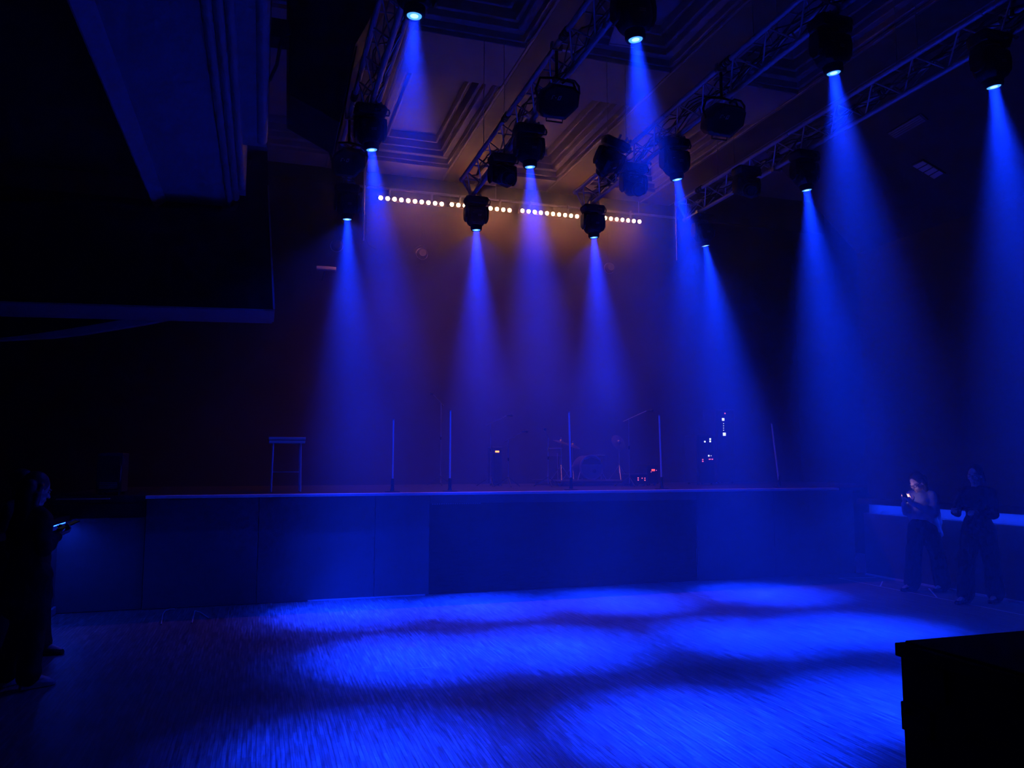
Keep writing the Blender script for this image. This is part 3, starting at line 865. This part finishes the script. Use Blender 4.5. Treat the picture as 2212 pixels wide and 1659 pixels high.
def cymbal(x, y, h, r, tilt, label):
    t = thing('cymbal_stand', label, 'cymbal', (x, y, RZ), group='cymbals of the kit')
    MB().cyl((0, 0, .12), (0, 0, h), .009, n=8).build('pole', 'steel', t)
    for k in range(3):
        a = k * 2.094 + .2
        MB().cyl((0, 0, .26), (.2 * math.cos(a), .2 * math.sin(a), .008), .007, n=8).build('leg', 'steel', t)
    mtx = Matrix.Translation((0, 0, h)) @ Matrix.Rotation(tilt, 4, 'X') @ Matrix.Rotation(.25, 4, 'Y')
    MB().lathe([(r, -.016), (r * .6, .002), (r * .26, .010), (r * .2, .028), (.02, .036), (.006, .036), (r * .2, .024), (r * .26, .006), (r, -.018)], n=32, mtx=mtx).build('cymbal', 'brass', t)
    MB().cyl((0, 0, h + .03), (0, 0, h + .075), .010, n=8).build('wing_nut', 'steel', t)


C1 = at_y(1337, 955, 12.75)
cymbal(C1.x, 12.75, C1.z - RZ, .15, R(62), 'steeply tilted cymbal catching light right of the drum kit')
cymbal(D0.x - .52, 12.6, .66, .14, R(12), 'flat hi-hat cymbal left of the bass drum')
cymbal(D0.x - .02, 13.3, .62, .15, R(18), 'cymbal at the back left of the drum kit')

# amplifier racks with indicator lights
def rack(name, label, cat, lo, hi, lights, feet=True):
    o0 = Vector(((lo[0] + hi[0]) / 2, lo[1], lo[2]))
    t = thing(name, label, cat, o0)
    w = (hi[0] - lo[0]) / 2; d = hi[1] - lo[1]; h = hi[2] - lo[2]
    MB().box((-w, 0, .03), (w, d, h)).build('case', 'black', t, bevel=.01)
    fp = MB(); fp.box((-w + .03, -.006, .05), (w - .03, 0, h - .03)); fp.build('front_plate', 'matte', t)
    for sx in (-1, 1):
        for yy in (.05, d - .05): MB().cyl((sx * (w - .05), yy, 0), (sx * (w - .05), yy, .03), .02, n=10).build('foot', 'rubber', t)
    for (px, py, wpx, hpx, m_) in lights:
        P = at_y(px, py, lo[1] - .008) - o0; k = lo[1] * 1.12 / FPX
        MB().box((P.x - wpx * k / 2, P.y - .004, P.z - hpx * k / 2), (P.x + wpx * k / 2, P.y + .001, P.z + hpx * k / 2)).build('indicator', m_, t, label='small glowing indicator')
    return t


def span(x0, x1, ytop, Y, depth): return (at_y(x0, 1000, Y).x, Y, SH + .001), (at_y(x1, 1000, Y).x, Y + depth, at_y((x0 + x1) / 2, ytop, Y).z)


lo, hi = span(1548, 1590, 884, 12.9, .45)
rack('equipment_rack', 'tall black rack with two square white lights on the right of the stage', 'equipment rack', lo, hi,
     [(1562, 906, 6, 6, 'whiteled'), (1564.6, 938, 7, 7, 'whiteled'), (1566, 893, 2.2, 2.6, 'pink')] + [(1563, 915 + 4.8 * k, 1.6, 1.6, 'whiteled') for k in range(4)])
lo, hi = span(1505, 1545, 940, 12.2, .4)
rack('amplifier', 'black amplifier with white dots over red lights, left of the tall rack', 'amplifier', lo, hi,
     [(1522.5, 954, 3.6, 3.6, 'whiteled'), (1534, 948.5, 3.8, 3.8, 'whiteled'), (1534, 953.5, 3.8, 3.8, 'whiteled'), (1531, 984.5, 3.4, 3.4, 'whiteled'), (1536, 984.5, 1.6, 1.6, 'whiteled'),
      (1518, 992.6, 2.6, 2, 'pink'), (1518, 996.5, 3, 2, 'pink'), (1533, 992, 4.5, 1.8, 'pink'), (1538.6, 992, 3.4, 1.8, 'pink')])
lo, hi = span(1396, 1422, 1004, 12.0, .3)
rack('wireless_receiver', 'small black receiver with a red display beside the slim pole', 'receiver', lo, hi, [(1411, 1015.5, 7.5, 4, 'red'), (1406.5, 1019.5, 1.4, 1.2, 'pink'), (1418, 1016, 1.2, 1.2, 'pink')])
lo, hi = span(1360, 1398, 1024, 11.7, .3)
rack('effects_unit', 'low black box with five tiny red lights in front of the receiver', 'effects unit', lo, hi,
     [(1378.5, 1032.5, 2.4, 2, 'pink'), (1378.5, 1036.8, 2.4, 2, 'pink'), (1387, 1033, 1.8, 1.8, 'pink'), (1393, 1033, 1.8, 1.8, 'pink'), (1393, 1037.3, 2.2, 2, 'pink')])
lo, hi = span(1064, 1085, 965, 12.6, .3)
rack('display_box', 'narrow black box with an orange display left of the drums', 'display box', lo, hi, [(1074, 975.5, 8, 3.2, 'orange')])

# dim case at the far left of the stage wing
t = thing('equipment_case', 'dim upright case on the dark wing at far left', 'case', (-1.70, 10.45, SH + .001))
z0 = .0
box((-.15, 0, .03), (.13, .45, .50), 'body', 'wall', t, bevel=.01)
box((-.13, -.008, .06), (.10, 0, .46), 'door', 'deck', t, bevel=.004)
for k in range(4): box((-.11, -.012, .08 + k * .02), (.08, -.008, .088 + k * .02), 'slot', 'grey', t)
MB().tube([(.10, -.01, .15), (.115, -.03, .18), (.115, -.03, .34), (.10, -.01, .37)], .006).build('handle', 'steel', t)
for sx in (-.11, .09):
    for yy in (.05, .4): MB().cyl((sx, yy, 0), (sx, yy, .03), .02, n=10).build('foot', 'rubber', t)

# loose cables hanging out under the stage front, tape on the floor
def cable(pts, label):
    o = MB().tube(pts, .007).build('cable', 'grey')
    tag(o, label, 'cable', 'loose cables at the stage foot'); return o


cable([at_z(348, 1349, .009), at_z(350, 1336, .009), at_z(352, 1326, .009), at_z(357, 1319, .012), at_z(368, 1316, .012), at_z(378, 1316, .012)], 'pale curved cable end on the floor below the stage wing, left one')
cable([at_z(414, 1346, .009), at_z(418, 1332, .009), at_z(421, 1319, .009), at_z(432, 1322, .009), at_z(442, 1329, .009), at_z(451, 1335, .009)], 'pale curved cable end on the floor below the stage wing, right one')
tp = MB()
for (a, b, w) in (((8.12, 9.75), (8.12, 4.0), .018), ((8.12, 9.75), (8.7, 9.65), .02), ((8.5, 9.3), (8.14, 8.95), .018), ((8.62, 8.6), (8.14, 8.0), .018)):
    a, b = Vector((a[0], a[1], 0)), Vector((b[0], b[1], 0)); n_ = (b - a).normalized().cross(Vector((0, 0, 1))) * w / 2
    tp.prism([a + n_ + Vector((0, 0, .0006)), b + n_ + Vector((0, 0, .0006)), b - n_ + Vector((0, 0, .0006)), a - n_ + Vector((0, 0, .0006))], (0, 0, .0012))
tag(tp.build('floor_tape', 'lip'), 'thin pale tape lines on the floor along the right wall', 'tape')
tp = MB()
for (pa, pb) in (((808, 1451), (842, 1450)), ((884, 1446), (934, 1442))):
    a, b = at_z(*pa, .0), at_z(*pb, .0)
    tp.prism([a, b, b + Vector((0, .012, 0)), a + Vector((0, .012, 0))], (0, 0, .0015))
tag(tp.build('floor_mark', 'grey'), 'short broken tape scuff in the middle of the dance floor', 'tape')

# ------------------------------------------------------------------ flight case in the right foreground
FY = 2.45
ce = at_y(1937, 1388, FY)
t = thing('flight_case', 'large black flight case cropped by the lower right corner', 'flight case', (ce.x + .62, FY - .36, 0))
ox = ce.x + .012 - t.location.x; zt = ce.z
box((ox, -.36, .10), (ox + 1.2, .36, zt - .03), 'body', 'matte', t, bevel=.008)
box((ox + .016, -.35, zt - .029), (ox + 1.19, .35, zt + .008), 'lid', 'matte', t, bevel=.004)
fe = MB(); fe.box((ox - .012, -.37, zt - .05), (ox + 1.212, .372, zt - .002)); fe.build('edge_rail', 'matte', t, bevel=.004)
fe = MB(); fe.box((ox - .012, -.37, .10), (ox + 1.212, .372, .14)); fe.build('bottom_rail', 'matte', t, bevel=.004)
for yy in (-.2, .2):
    MB().box((ox - .014, yy - .055, zt - .17), (ox, yy + .055, zt - .052)).build('latch', 'matte', t, bevel=.005)
hb = MB().box((ox - .012, .22, zt - .31), (ox, .355, zt - .21)); hb.tube([(ox - .012, .25, zt - .23), (ox - .026, .26, zt - .25), (ox - .026, .32, zt - .25), (ox - .012, .33, zt - .23)], .008)
hb.build('handle', 'matte', t, bevel=.004)
for xx in (ox + .12, ox + 1.08):
    for yy in (-.26, .26):
        MB().lathe([(.045, -.018), (.05, -.012), (.05, .012), (.045, .018)], n=18, mtx=Matrix.Translation((xx, yy, .05)) @ Matrix.Rotation(math.pi / 2, 4, 'Y')).build('caster', 'rubber', t)


# ------------------------------------------------------------------ people
def V(*a): return Vector(a)


def hand(mb, wrist, d, up, side, curl, s=1.0):
    """palm and five bent fingers; d = direction of the hand, up = back of the hand, side=+1 thumb towards d x up"""
    d = d.normalized(); up = (up - d * up.dot(d)).normalized(); lat = d.cross(up) * side
    for k in range(3):
        q = lat * (.026 - .026 * k)
        mb.capsule(wrist + q * .6 * s, .015 * s, wrist + d * .080 * s + q * s, .012 * s, n=8)
    for k, (off, L) in enumerate(((.031, .070), (.011, .080), (-.009, .074), (-.028, .058))):
        p = wrist + d * .082 * s + lat * off * s
        ang = curl * (1 + .08 * k); cur = d.copy()
        for j in range(3):
            cur = (Matrix.Rotation(-ang * (.7 if j == 0 else 1.0), 3, d.cross(up)) @ cur)
            q = p + cur * L * s * (.45, .32, .23)[j]
            mb.capsule(p, (.0092 - .0007 * j) * s, q, (.0086 - .0008 * j) * s, n=8); p = q
    p = wrist + d * .025 * s + lat * .030 * s
    q = p + (d * .6 + lat * .75 - up * .25).normalized() * .042 * s; mb.capsule(p, .0115 * s, q, .010 * s, n=8)
    r_ = q + (d * .9 + lat * .1 - up * .45 * curl).normalized() * .034 * s; mb.capsule(q, .0100 * s, r_, .0085 * s, n=8)


def person(label, root, rz, J, jacket, trousers, shoes, hair_len, jk='cloth', tk='cloth', sk='cloth', ratio=1.0, skirtlen=None, glasses=False, group=None):
    """J: joints in the person's own frame: faces -Y, z up, metres"""
    b = MB()
    hc, hq = J['head'], J['headrot']                          # head centre and its tilt
    Hm = hq.to_matrix()

    def h(x, y, z): return hc + Hm @ V(x, y, z)
    b.ball(hc + Hm @ V(0, .012, .02), .074, .092, .098, n=24, m=16, mtx=Hm)   # skull
    b.ball(h(0, -.022, -.045), .056, .066, .072, n=20, m=12, mtx=Hm)          # jaw and face
    b.ball(h(0, -.074, -.100), .020, .018, .016, mtx=Hm)                      # chin
    b.capsule(h(0, -.088, .000), .009, h(0, -.108, -.034), .013)              # nose
    for s in (-1, 1):
        b.ball(h(s * .030, -.082, .016), .022, .010, .008, mtx=Hm)            # brow
        b.ball(h(s * .038, -.066, -.030), .022, .020, .018, mtx=Hm)           # cheek
        b.ball(h(s * .077, .008, -.015), .010, .020, .032, mtx=Hm)            # ear
    b.ball(h(0, -.088, -.062), .024, .010, .006, mtx=Hm); b.ball(h(0, -.086, -.074), .021, .010, .007, mtx=Hm)   # lips
    b.capsule(J['neck'], .058, h(0, .02, -.06), .052)
    ch, wa, pe = J['chest'], J['waist'], J['pelvis']
    b.ball(ch, .155, .105, .16, n=20, m=12); b.capsule(J['neck'] - V(0, 0, .04), .058, ch, .11)
    b.capsule(ch, .12, wa, .105); b.capsule(wa, .105, pe, .125)
    for s in ('l', 'r'):
        sh, el, wr_ = J['sh_' + s], J['el_' + s], J['wr_' + s]
        b.capsule(J['neck'] - V(0, 0, .05), .05, sh, .050)
        b.capsule(sh, .052, el, .040); b.capsule(el, .040, wr_, .026)
        hand(b, wr_ + (wr_ - el).normalized() * .012, J.get('hd_' + s, (wr_ - el)), J.get('up_' + s, V(0, 0, 1)), J.get('sd_' + s, 1), J.get('cu_' + s, .5))
        hp, kn, an, to = J['hp_' + s], J['kn_' + s], J['an_' + s], J['to_' + s]
        b.capsule(pe, .11, hp, .095); b.capsule(hp, .092, kn, .058); b.capsule(kn, .056, an, .038)
        b.capsule(an, .040, to, .030)
    o = b.build('person', 'skin', remesh=.007, soften=3)
    o.location = root; o.rotation_euler = (0, 0, rz)
    tag(o, label, 'person', group)
    e = MB()
    for s in (-1, 1): e.ball(h(s * .030, -.079, -.002), .011, .008, .009, mtx=Hm)
    e.build('eyes', 'white', o)
    # hair
    hr = MB()
    hr.ball(hc + Hm @ V(0, .028, .034), .087, .098, .098, n=24, m=16, mtx=Hm)
    for s in (-1, 1):
        hr.capsule(h(s * .075, .02, .02), .026, h(s * .088, .03, -.08), .022)
        if hair_len > .1: hr.capsule(h(s * .085, .03, -.06), .034, h(s * .080, .065, -.06) - V(0, 0, hair_len), .020)
    if hair_len > .1:
        for x in (-.05, 0, .05): hr.capsule(h(x, .085, 0), .05, h(x * 1.2, .09, -.05) - V(0, 0, hair_len), .035)
    hr.build('hair', 'hair', o, remesh=.008, soften=2)
    # jacket: body, sleeves, collar and loose hem
    j = MB()
    j.ball(ch, .178, .130, .17, n=20, m=12); j.capsule(ch, .140, wa, .134); j.capsule(wa, .134, J['hem'], jacket)
    j.capsule(J['neck'] - V(0, 0, .04), .066, ch, .12)
    for s in ('l', 'r'):
        sh, el, wr_ = J['sh_' + s], J['el_' + s], J['wr_' + s]
        j.capsule(J['neck'] - V(0, 0, .035), .056, sh, .060)
        j.capsule(sh, .062, el, .056); j.capsule(el, .058, wr_.lerp(el, .06), .040)
        j.ball(el.lerp(wr_, .45), .056, n=10, m=8); j.ball(sh.lerp(el, .6), .066, n=10, m=8)
    if 'tail' in J:
        for a, ra, c2, rb in J['tail']: j.capsule(a, ra, c2, rb)
    j.build('jacket', jk, o, remesh=.010, soften=3)
    # trousers or skirt
    tr = MB()
    tr.capsule(wa - V(0, 0, .05), .122, pe, .148)
    for s in ('l', 'r'):
        hp, kn, an = J['hp_' + s], J['kn_' + s], J['an_' + s]
        tr.capsule(pe, .13, hp, .118); tr.capsule(hp, .116, kn, trousers * .95); tr.capsule(kn, trousers * .95, an + V(0, 0, .02), trousers)
    if skirtlen:
        tr.capsule(pe, .16, pe - V(0, 0, skirtlen), .19)
    tr.build('trousers', tk, o, remesh=.010, soften=3)
    for s in ('l', 'r'):
        an, to = J['an_' + s], J['to_' + s]
        d = (to - an); d.z = 0; d.normalize(); lat = V(-d.y, d.x, 0)
        f = MB()
        heel = V(an.x, an.y, 0) - d * .055; tip = V(an.x, an.y, 0) + d * .185
        zb = min(an.z - .075, to.z - .03) if an.z > .2 else 0.0
        secs = []
        for k, (u, w, hh) in enumerate(((0, .026, .05), (.1, .034, .075), (.3, .036, .085), (.55, .042, .065), (.8, .045, .050), (.95, .034, .040), (1, .018, .03))):
            c_ = heel.lerp(tip, u) + V(0, 0, zb + .002)
            secs.append([c_ - lat * w, c_ - lat * w * 1.02 + V(0, 0, hh * .6), c_ - lat * w * .6 + V(0, 0, hh), c_ + lat * w * .6 + V(0, 0, hh), c_ + lat * w * 1.02 + V(0, 0, hh * .6), c_ + lat * w])
        f.loft(secs); f.cyl(V(an.x, an.y, zb + .05), V(an.x, an.y, zb + .12), .046, .044, n=14)
        f.build('shoe', sk, o, bevel=.006, smooth=60)
    if glasses:
        g = MB()
        for s in (-1, 1):
            g.tube([h(s * .033 + .021 * math.cos(a), -.099 + .004 * abs(math.cos(a)), .0 + .017 * math.sin(a)) for a in [k * math.pi / 8 for k in range(17)]], .0022, n=6)
            g.cyl(h(s * .053, -.094, .004), h(s * .082, .0, .006), .0022, n=6)
        g.cyl(h(-.012, -.101, .003), h(.012, -.101, .003), .0022, n=6)
        g.build('glasses', 'matte', o)
    return o


def joints(hh, **kw):
    """a relaxed standing figure hh metres tall"""
    k = hh / 1.66
    J = dict(head=V(0, -.02, 1.535 * k), headrot=Quaternion((1, 0, 0), 0), neck=V(0, .01, 1.40 * k), chest=V(0, .0, 1.24 * k), waist=V(0, .0, 1.05 * k), pelvis=V(0, .01, .92 * k), hem=V(0, .0, .90 * k),
             sh_l=V(.165, .012, 1.315 * k), sh_r=V(-.165, .012, 1.315 * k), el_l=V(.205, .03, 1.07 * k), el_r=V(-.205, .03, 1.07 * k), wr_l=V(.20, -.06, .85 * k), wr_r=V(-.20, -.06, .85 * k),
             hp_l=V(.085, .0, .86 * k), hp_r=V(-.085, .0, .86 * k), kn_l=V(.095, -.01, .47 * k), kn_r=V(-.095, -.01, .47 * k), an_l=V(.10, .02, .085), an_r=V(-.10, .02, .085), to_l=V(.115, -.12, .035), to_r=V(-.115, -.12, .035))
    J.update(kw); return J


def phone(label, loc, nrm_, up, m_):
    z = Vector(nrm_).normalized(); y = (Vector(up) - z * Vector(up).dot(z)).normalized(); x = y.cross(z)
    t = thing('phone', label, 'phone', loc)
    t.rotation_mode = 'QUATERNION'; t.rotation_quaternion = Matrix((x, y, z)).transposed().to_quaternion()
    MB().box((-.037, -.078, -.004), (.037, .078, .004)).build('body', 'matte', t, bevel=.003)
    MB().box((-.034, -.073, .0041), (.034, .073, .0046)).build('screen', m_, t)
    if m_ == 'screen':
        ld = bpy.data.lights.new('screen_glow', 'AREA'); ld.shape = 'RECTANGLE'; ld.size = .066; ld.size_y = .14; ld.energy = .10; ld.color = (1.0, .62, .58)
        lo = bpy.data.objects.new('screen_glow', ld); C.objects.link(lo); lo.location = Vector(loc) + z * .012
        lo.rotation_mode = 'QUATERNION'; lo.rotation_quaternion = Vector((0, 0, -1)).rotation_difference(z)
    return t


# person with the lit phone by the right wall: faces the stage side (-X)
J = joints(1.58, head=V(0, -.085, 1.425), headrot=Quaternion((1, 0, 0), R(34)), neck=V(0, -.005, 1.32), chest=V(0, 0, 1.17), waist=V(0, .01, .99),
           el_l=V(.205, -.03, 1.03), el_r=V(-.20, -.05, 1.03), wr_l=V(.055, -.25, 1.15), wr_r=V(-.06, -.255, 1.16),
           hd_l=V(-.2, -.45, .7), hd_r=V(.2, -.45, .7), up_l=V(.3, -.7, -.3), up_r=V(-.3, -.7, -.3), sd_l=1, sd_r=-1, cu_l=.75, cu_r=.75,
           an_l=V(.09, .20, .085), to_l=V(.10, .06, .035), kn_l=V(.10, .12, .45), an_r=V(-.10, -.13, .085), to_r=V(-.12, -.27, .035), kn_r=V(-.10, -.09, .46), hem=V(0, .03, .86),
           tail=[(V(x, .08, .98), .10, V(x * 1.25, .17, .745), .040) for x in (-.09, -.03, .03, .09)] + [(V(sd * .13, -.02, 1.0), .07, V(sd * .16, .06, .80), .05) for sd in (-1, 1)])
person('person in a pale jacket reading a lit phone by the right wall', (8.40, 8.42, 0), R(-82), J, .15, .105, None, .18, jk='denim', glasses=True)
phone('glowing phone held up by the person in the pale jacket', Matrix.Translation((8.40, 8.42, 0)) @ Matrix.Rotation(R(-82), 4, 'Z') @ V(0, -.315, 1.235), Matrix.Rotation(R(-82), 3, 'Z') @ V(0, .75, .45), (0, 0, 1), 'screen')

# dark figure at the right edge
J = joints(1.66, headrot=Quaternion((1, 0, 0), R(8)), el_l=V(.21, -.06, 1.06), el_r=V(-.21, -.08, 1.07), wr_l=V(.12, -.30, 1.10), wr_r=V(-.12, -.31, 1.12),
           hd_l=V(-.2, -.9, .1), hd_r=V(.2, -.9, .1), up_l=V(0, 0, 1), up_r=V(0, 0, 1), sd_l=1, sd_r=-1, cu_l=.8, cu_r=.8,
           an_l=V(.09, .14, .085), to_l=V(.10, .0, .035), kn_l=V(.10, .06, .47), an_r=V(-.10, -.22, .085), to_r=V(-.12, -.36, .035), kn_r=V(-.10, -.15, .48))
person('person in dark clothes walking at the right edge with hands held forward', (8.38, 7.55, 0), R(-70), J, .17, .10, None, .05, jk='darkcloth')
phone('dark phone in the hands of the walking person at right', Matrix.Translation((8.38, 7.55, 0)) @ Matrix.Rotation(R(-70), 4, 'Z') @ V(0, -.40, 1.135), (-.1, .2, 1), (-1, 0, .1), 'matte')

# two dark figures at the left edge
J = joints(1.60, headrot=Quaternion((1, 0, 0), R(20)), el_l=V(.21, .03, 1.03), el_r=V(-.21, .02, 1.03), wr_l=V(.10, -.15, 1.10), wr_r=V(-.08, -.15, 1.11),
           hd_l=V(-.2, -.9, .3), hd_r=V(.2, -.9, .3), up_l=V(.2, -.2, -1), up_r=V(-.2, -.2, -1), sd_l=-1, sd_r=1, cu_l=.7, cu_r=.7, hem=V(0, .02, .66),
           an_l=V(.10, .08, .085), an_r=V(-.11, .02, .085), to_l=V(.13, -.05, .035), to_r=V(-.13, -.11, .035))
person('person with long dark hair and long coat at the left edge looking at a phone', (-1.66, 6.98, 0), R(130), J, .19, .085, None, .34, sk='greyshoe')
phone('dim phone held by the long-haired person at the left edge', Matrix.Translation((-1.66, 6.98, 0)) @ Matrix.Rotation(R(130), 4, 'Z') @ V(.0, -.275, 1.185), Matrix.Rotation(R(130), 3, 'Z') @ V(0, .4, 1), Matrix.Rotation(R(130), 3, 'Z') @ V(0, -1, .4), 'dimscreen')
J = joints(1.62, headrot=Quaternion((1, 0, 0), R(5)), an_l=V(.09, -.20, .085), to_l=V(.10, -.34, .035), kn_l=V(.10, -.16, .47), an_r=V(-.09, .12, .085), to_r=V(-.10, -.02, .035), kn_r=V(-.10, .04, .47))
person('person in black mostly hidden behind the long-haired one, one shoe showing', (-2.0, 7.98, 0), R(80), J, .16, .085, None, .05)
bg = thing('shoulder_bag', 'small dark bag carried at the hip by the long-haired person', 'bag', (-1.93, 6.78, .74))
MB().loft([[(-.10, -.04, 0), (.10, -.04, 0), (.10, .04, 0), (-.10, .04, 0)], [(-.12, -.05, .12), (.12, -.05, .12), (.12, .05, .12), (-.12, .05, .12)], [(-.10, -.03, .22), (.10, -.03, .22), (.10, .03, .22), (-.10, .03, .22)]]).build('body', 'darkcloth', bg, bevel=.015)
MB().tube([(-.09, 0, .21), (-.04, .02, .40), (.06, .04, .55), (.10, 0, .21)], .008).build('strap', 'cloth', bg)

# ------------------------------------------------------------------ haze and render settings
w = bpy.data.worlds.new('room_air'); SC.world = w; w.use_nodes = True
nt = w.node_tree
HAZE = 0.032
nt.nodes['Background'].inputs['Color'].default_value = (0, 0, 0, 1)
vs = nt.nodes.new('ShaderNodeVolumeScatter'); vs.inputs['Density'].default_value = 0.022; vs.inputs['Anisotropy'].default_value = 0.5
nt.links.new(vs.outputs[0], nt.nodes['World Output'].inputs['Volume'])
# the smoke has not reached the lower near left part of the hall: density by place in the room
geo = nt.nodes.new('ShaderNodeNewGeometry'); sx_ = nt.nodes.new('ShaderNodeSeparateXYZ'); nt.links.new(geo.outputs['Position'], sx_.inputs[0])


def wop(kind, a, b):
    n = nt.nodes.new('ShaderNodeMath'); n.operation = kind
    for i, v in enumerate((a, b)):
        if isinstance(v, (int, float)): n.inputs[i].default_value = v
        else: nt.links.new(v, n.inputs[i])
    return n.outputs[0]


def ramp(axis, a, b):
    n = nt.nodes.new('ShaderNodeMapRange'); n.interpolation_type = 'SMOOTHSTEP'
    nt.links.new(sx_.outputs[axis], n.inputs['Value']); n.inputs['From Min'].default_value = a; n.inputs['From Max'].default_value = b
    n.inputs['To Min'].default_value = 1; n.inputs['To Max'].default_value = 0
    return n.outputs[0]


def ramp_of(v, a, b):
    n = nt.nodes.new('ShaderNodeMapRange'); n.interpolation_type = 'SMOOTHSTEP'
    nt.links.new(v, n.inputs['Value']); n.inputs['From Min'].default_value = a; n.inputs['From Max'].default_value = b
    n.inputs['To Min'].default_value = 1; n.inputs['To Max'].default_value = 0
    return n.outputs[0]


diag = wop('ADD', sx_.outputs['Y'], wop('MULTIPLY', sx_.outputs['X'], 1.1))
clear = wop('MULTIPLY', ramp_of(diag, 8.1, 9.3), ramp('Z', 3.5, 4.2))


def hump(axis, c, wd):
    d = wop('DIVIDE', wop('SUBTRACT', sx_.outputs[axis], c), wd)
    return wop('MULTIPLY', d, d)


pocket = wop('EXPONENT', wop('MULTIPLY', wop('ADD', wop('ADD', hump('X', 4.4, 2.1), hump('Y', 12.1, 1.0)), hump('Z', 5.68, .36)), -1.0), 0)  # extra dense haze added around the amber bars to strengthen their glow
nz = nt.nodes.new('ShaderNodeTexNoise'); nz.inputs['Scale'].default_value = .75; nz.inputs['Detail'].default_value = 1.0
nt.links.new(geo.outputs['Position'], nz.inputs['Vector'])
thick = wop('ADD', .25, wop('MULTIPLY', nz.outputs['Fac'], 1.5))
clump = wop('EXPONENT', wop('MULTIPLY', wop('ADD', wop('ADD', hump('X', 4.08, .5), hump('Y', 9.0, .6)), hump('Z', 2.75, .45)), -1.0), 0)
thick = wop('ADD', thick, wop('MULTIPLY', clump, 1.6))
dens = wop('MULTIPLY', wop('MULTIPLY', wop('ADD', thick, wop('MULTIPLY', pocket, 15.0)), wop('SUBTRACT', 1.0, wop('MULTIPLY', clear, .85))), HAZE)
nt.links.new(dens, vs.inputs['Density'])
SC.cycles.volume_step_rate = 6

SC.view_settings.view_transform = 'Standard'
SC.view_settings.look = 'None'
SC.view_settings.exposure = 0.0
SC.view_settings.gamma = 1.0
SC.view_settings.use_curve_mapping = False
SC.display_settings.display_device = 'sRGB'
cy = SC.cycles
cy.use_denoising = True
cy.max_bounces = 3; cy.diffuse_bounces = 2; cy.glossy_bounces = 1; cy.transmission_bounces = 2; cy.volume_bounces = 1
cy.sample_clamp_indirect = 3.0
cy.caustics_reflective = False; cy.caustics_refractive = False
cy.use_light_tree = False
cy.use_adaptive_sampling = True
cy.adaptive_threshold = 0.06
cy.adaptive_min_samples = 20
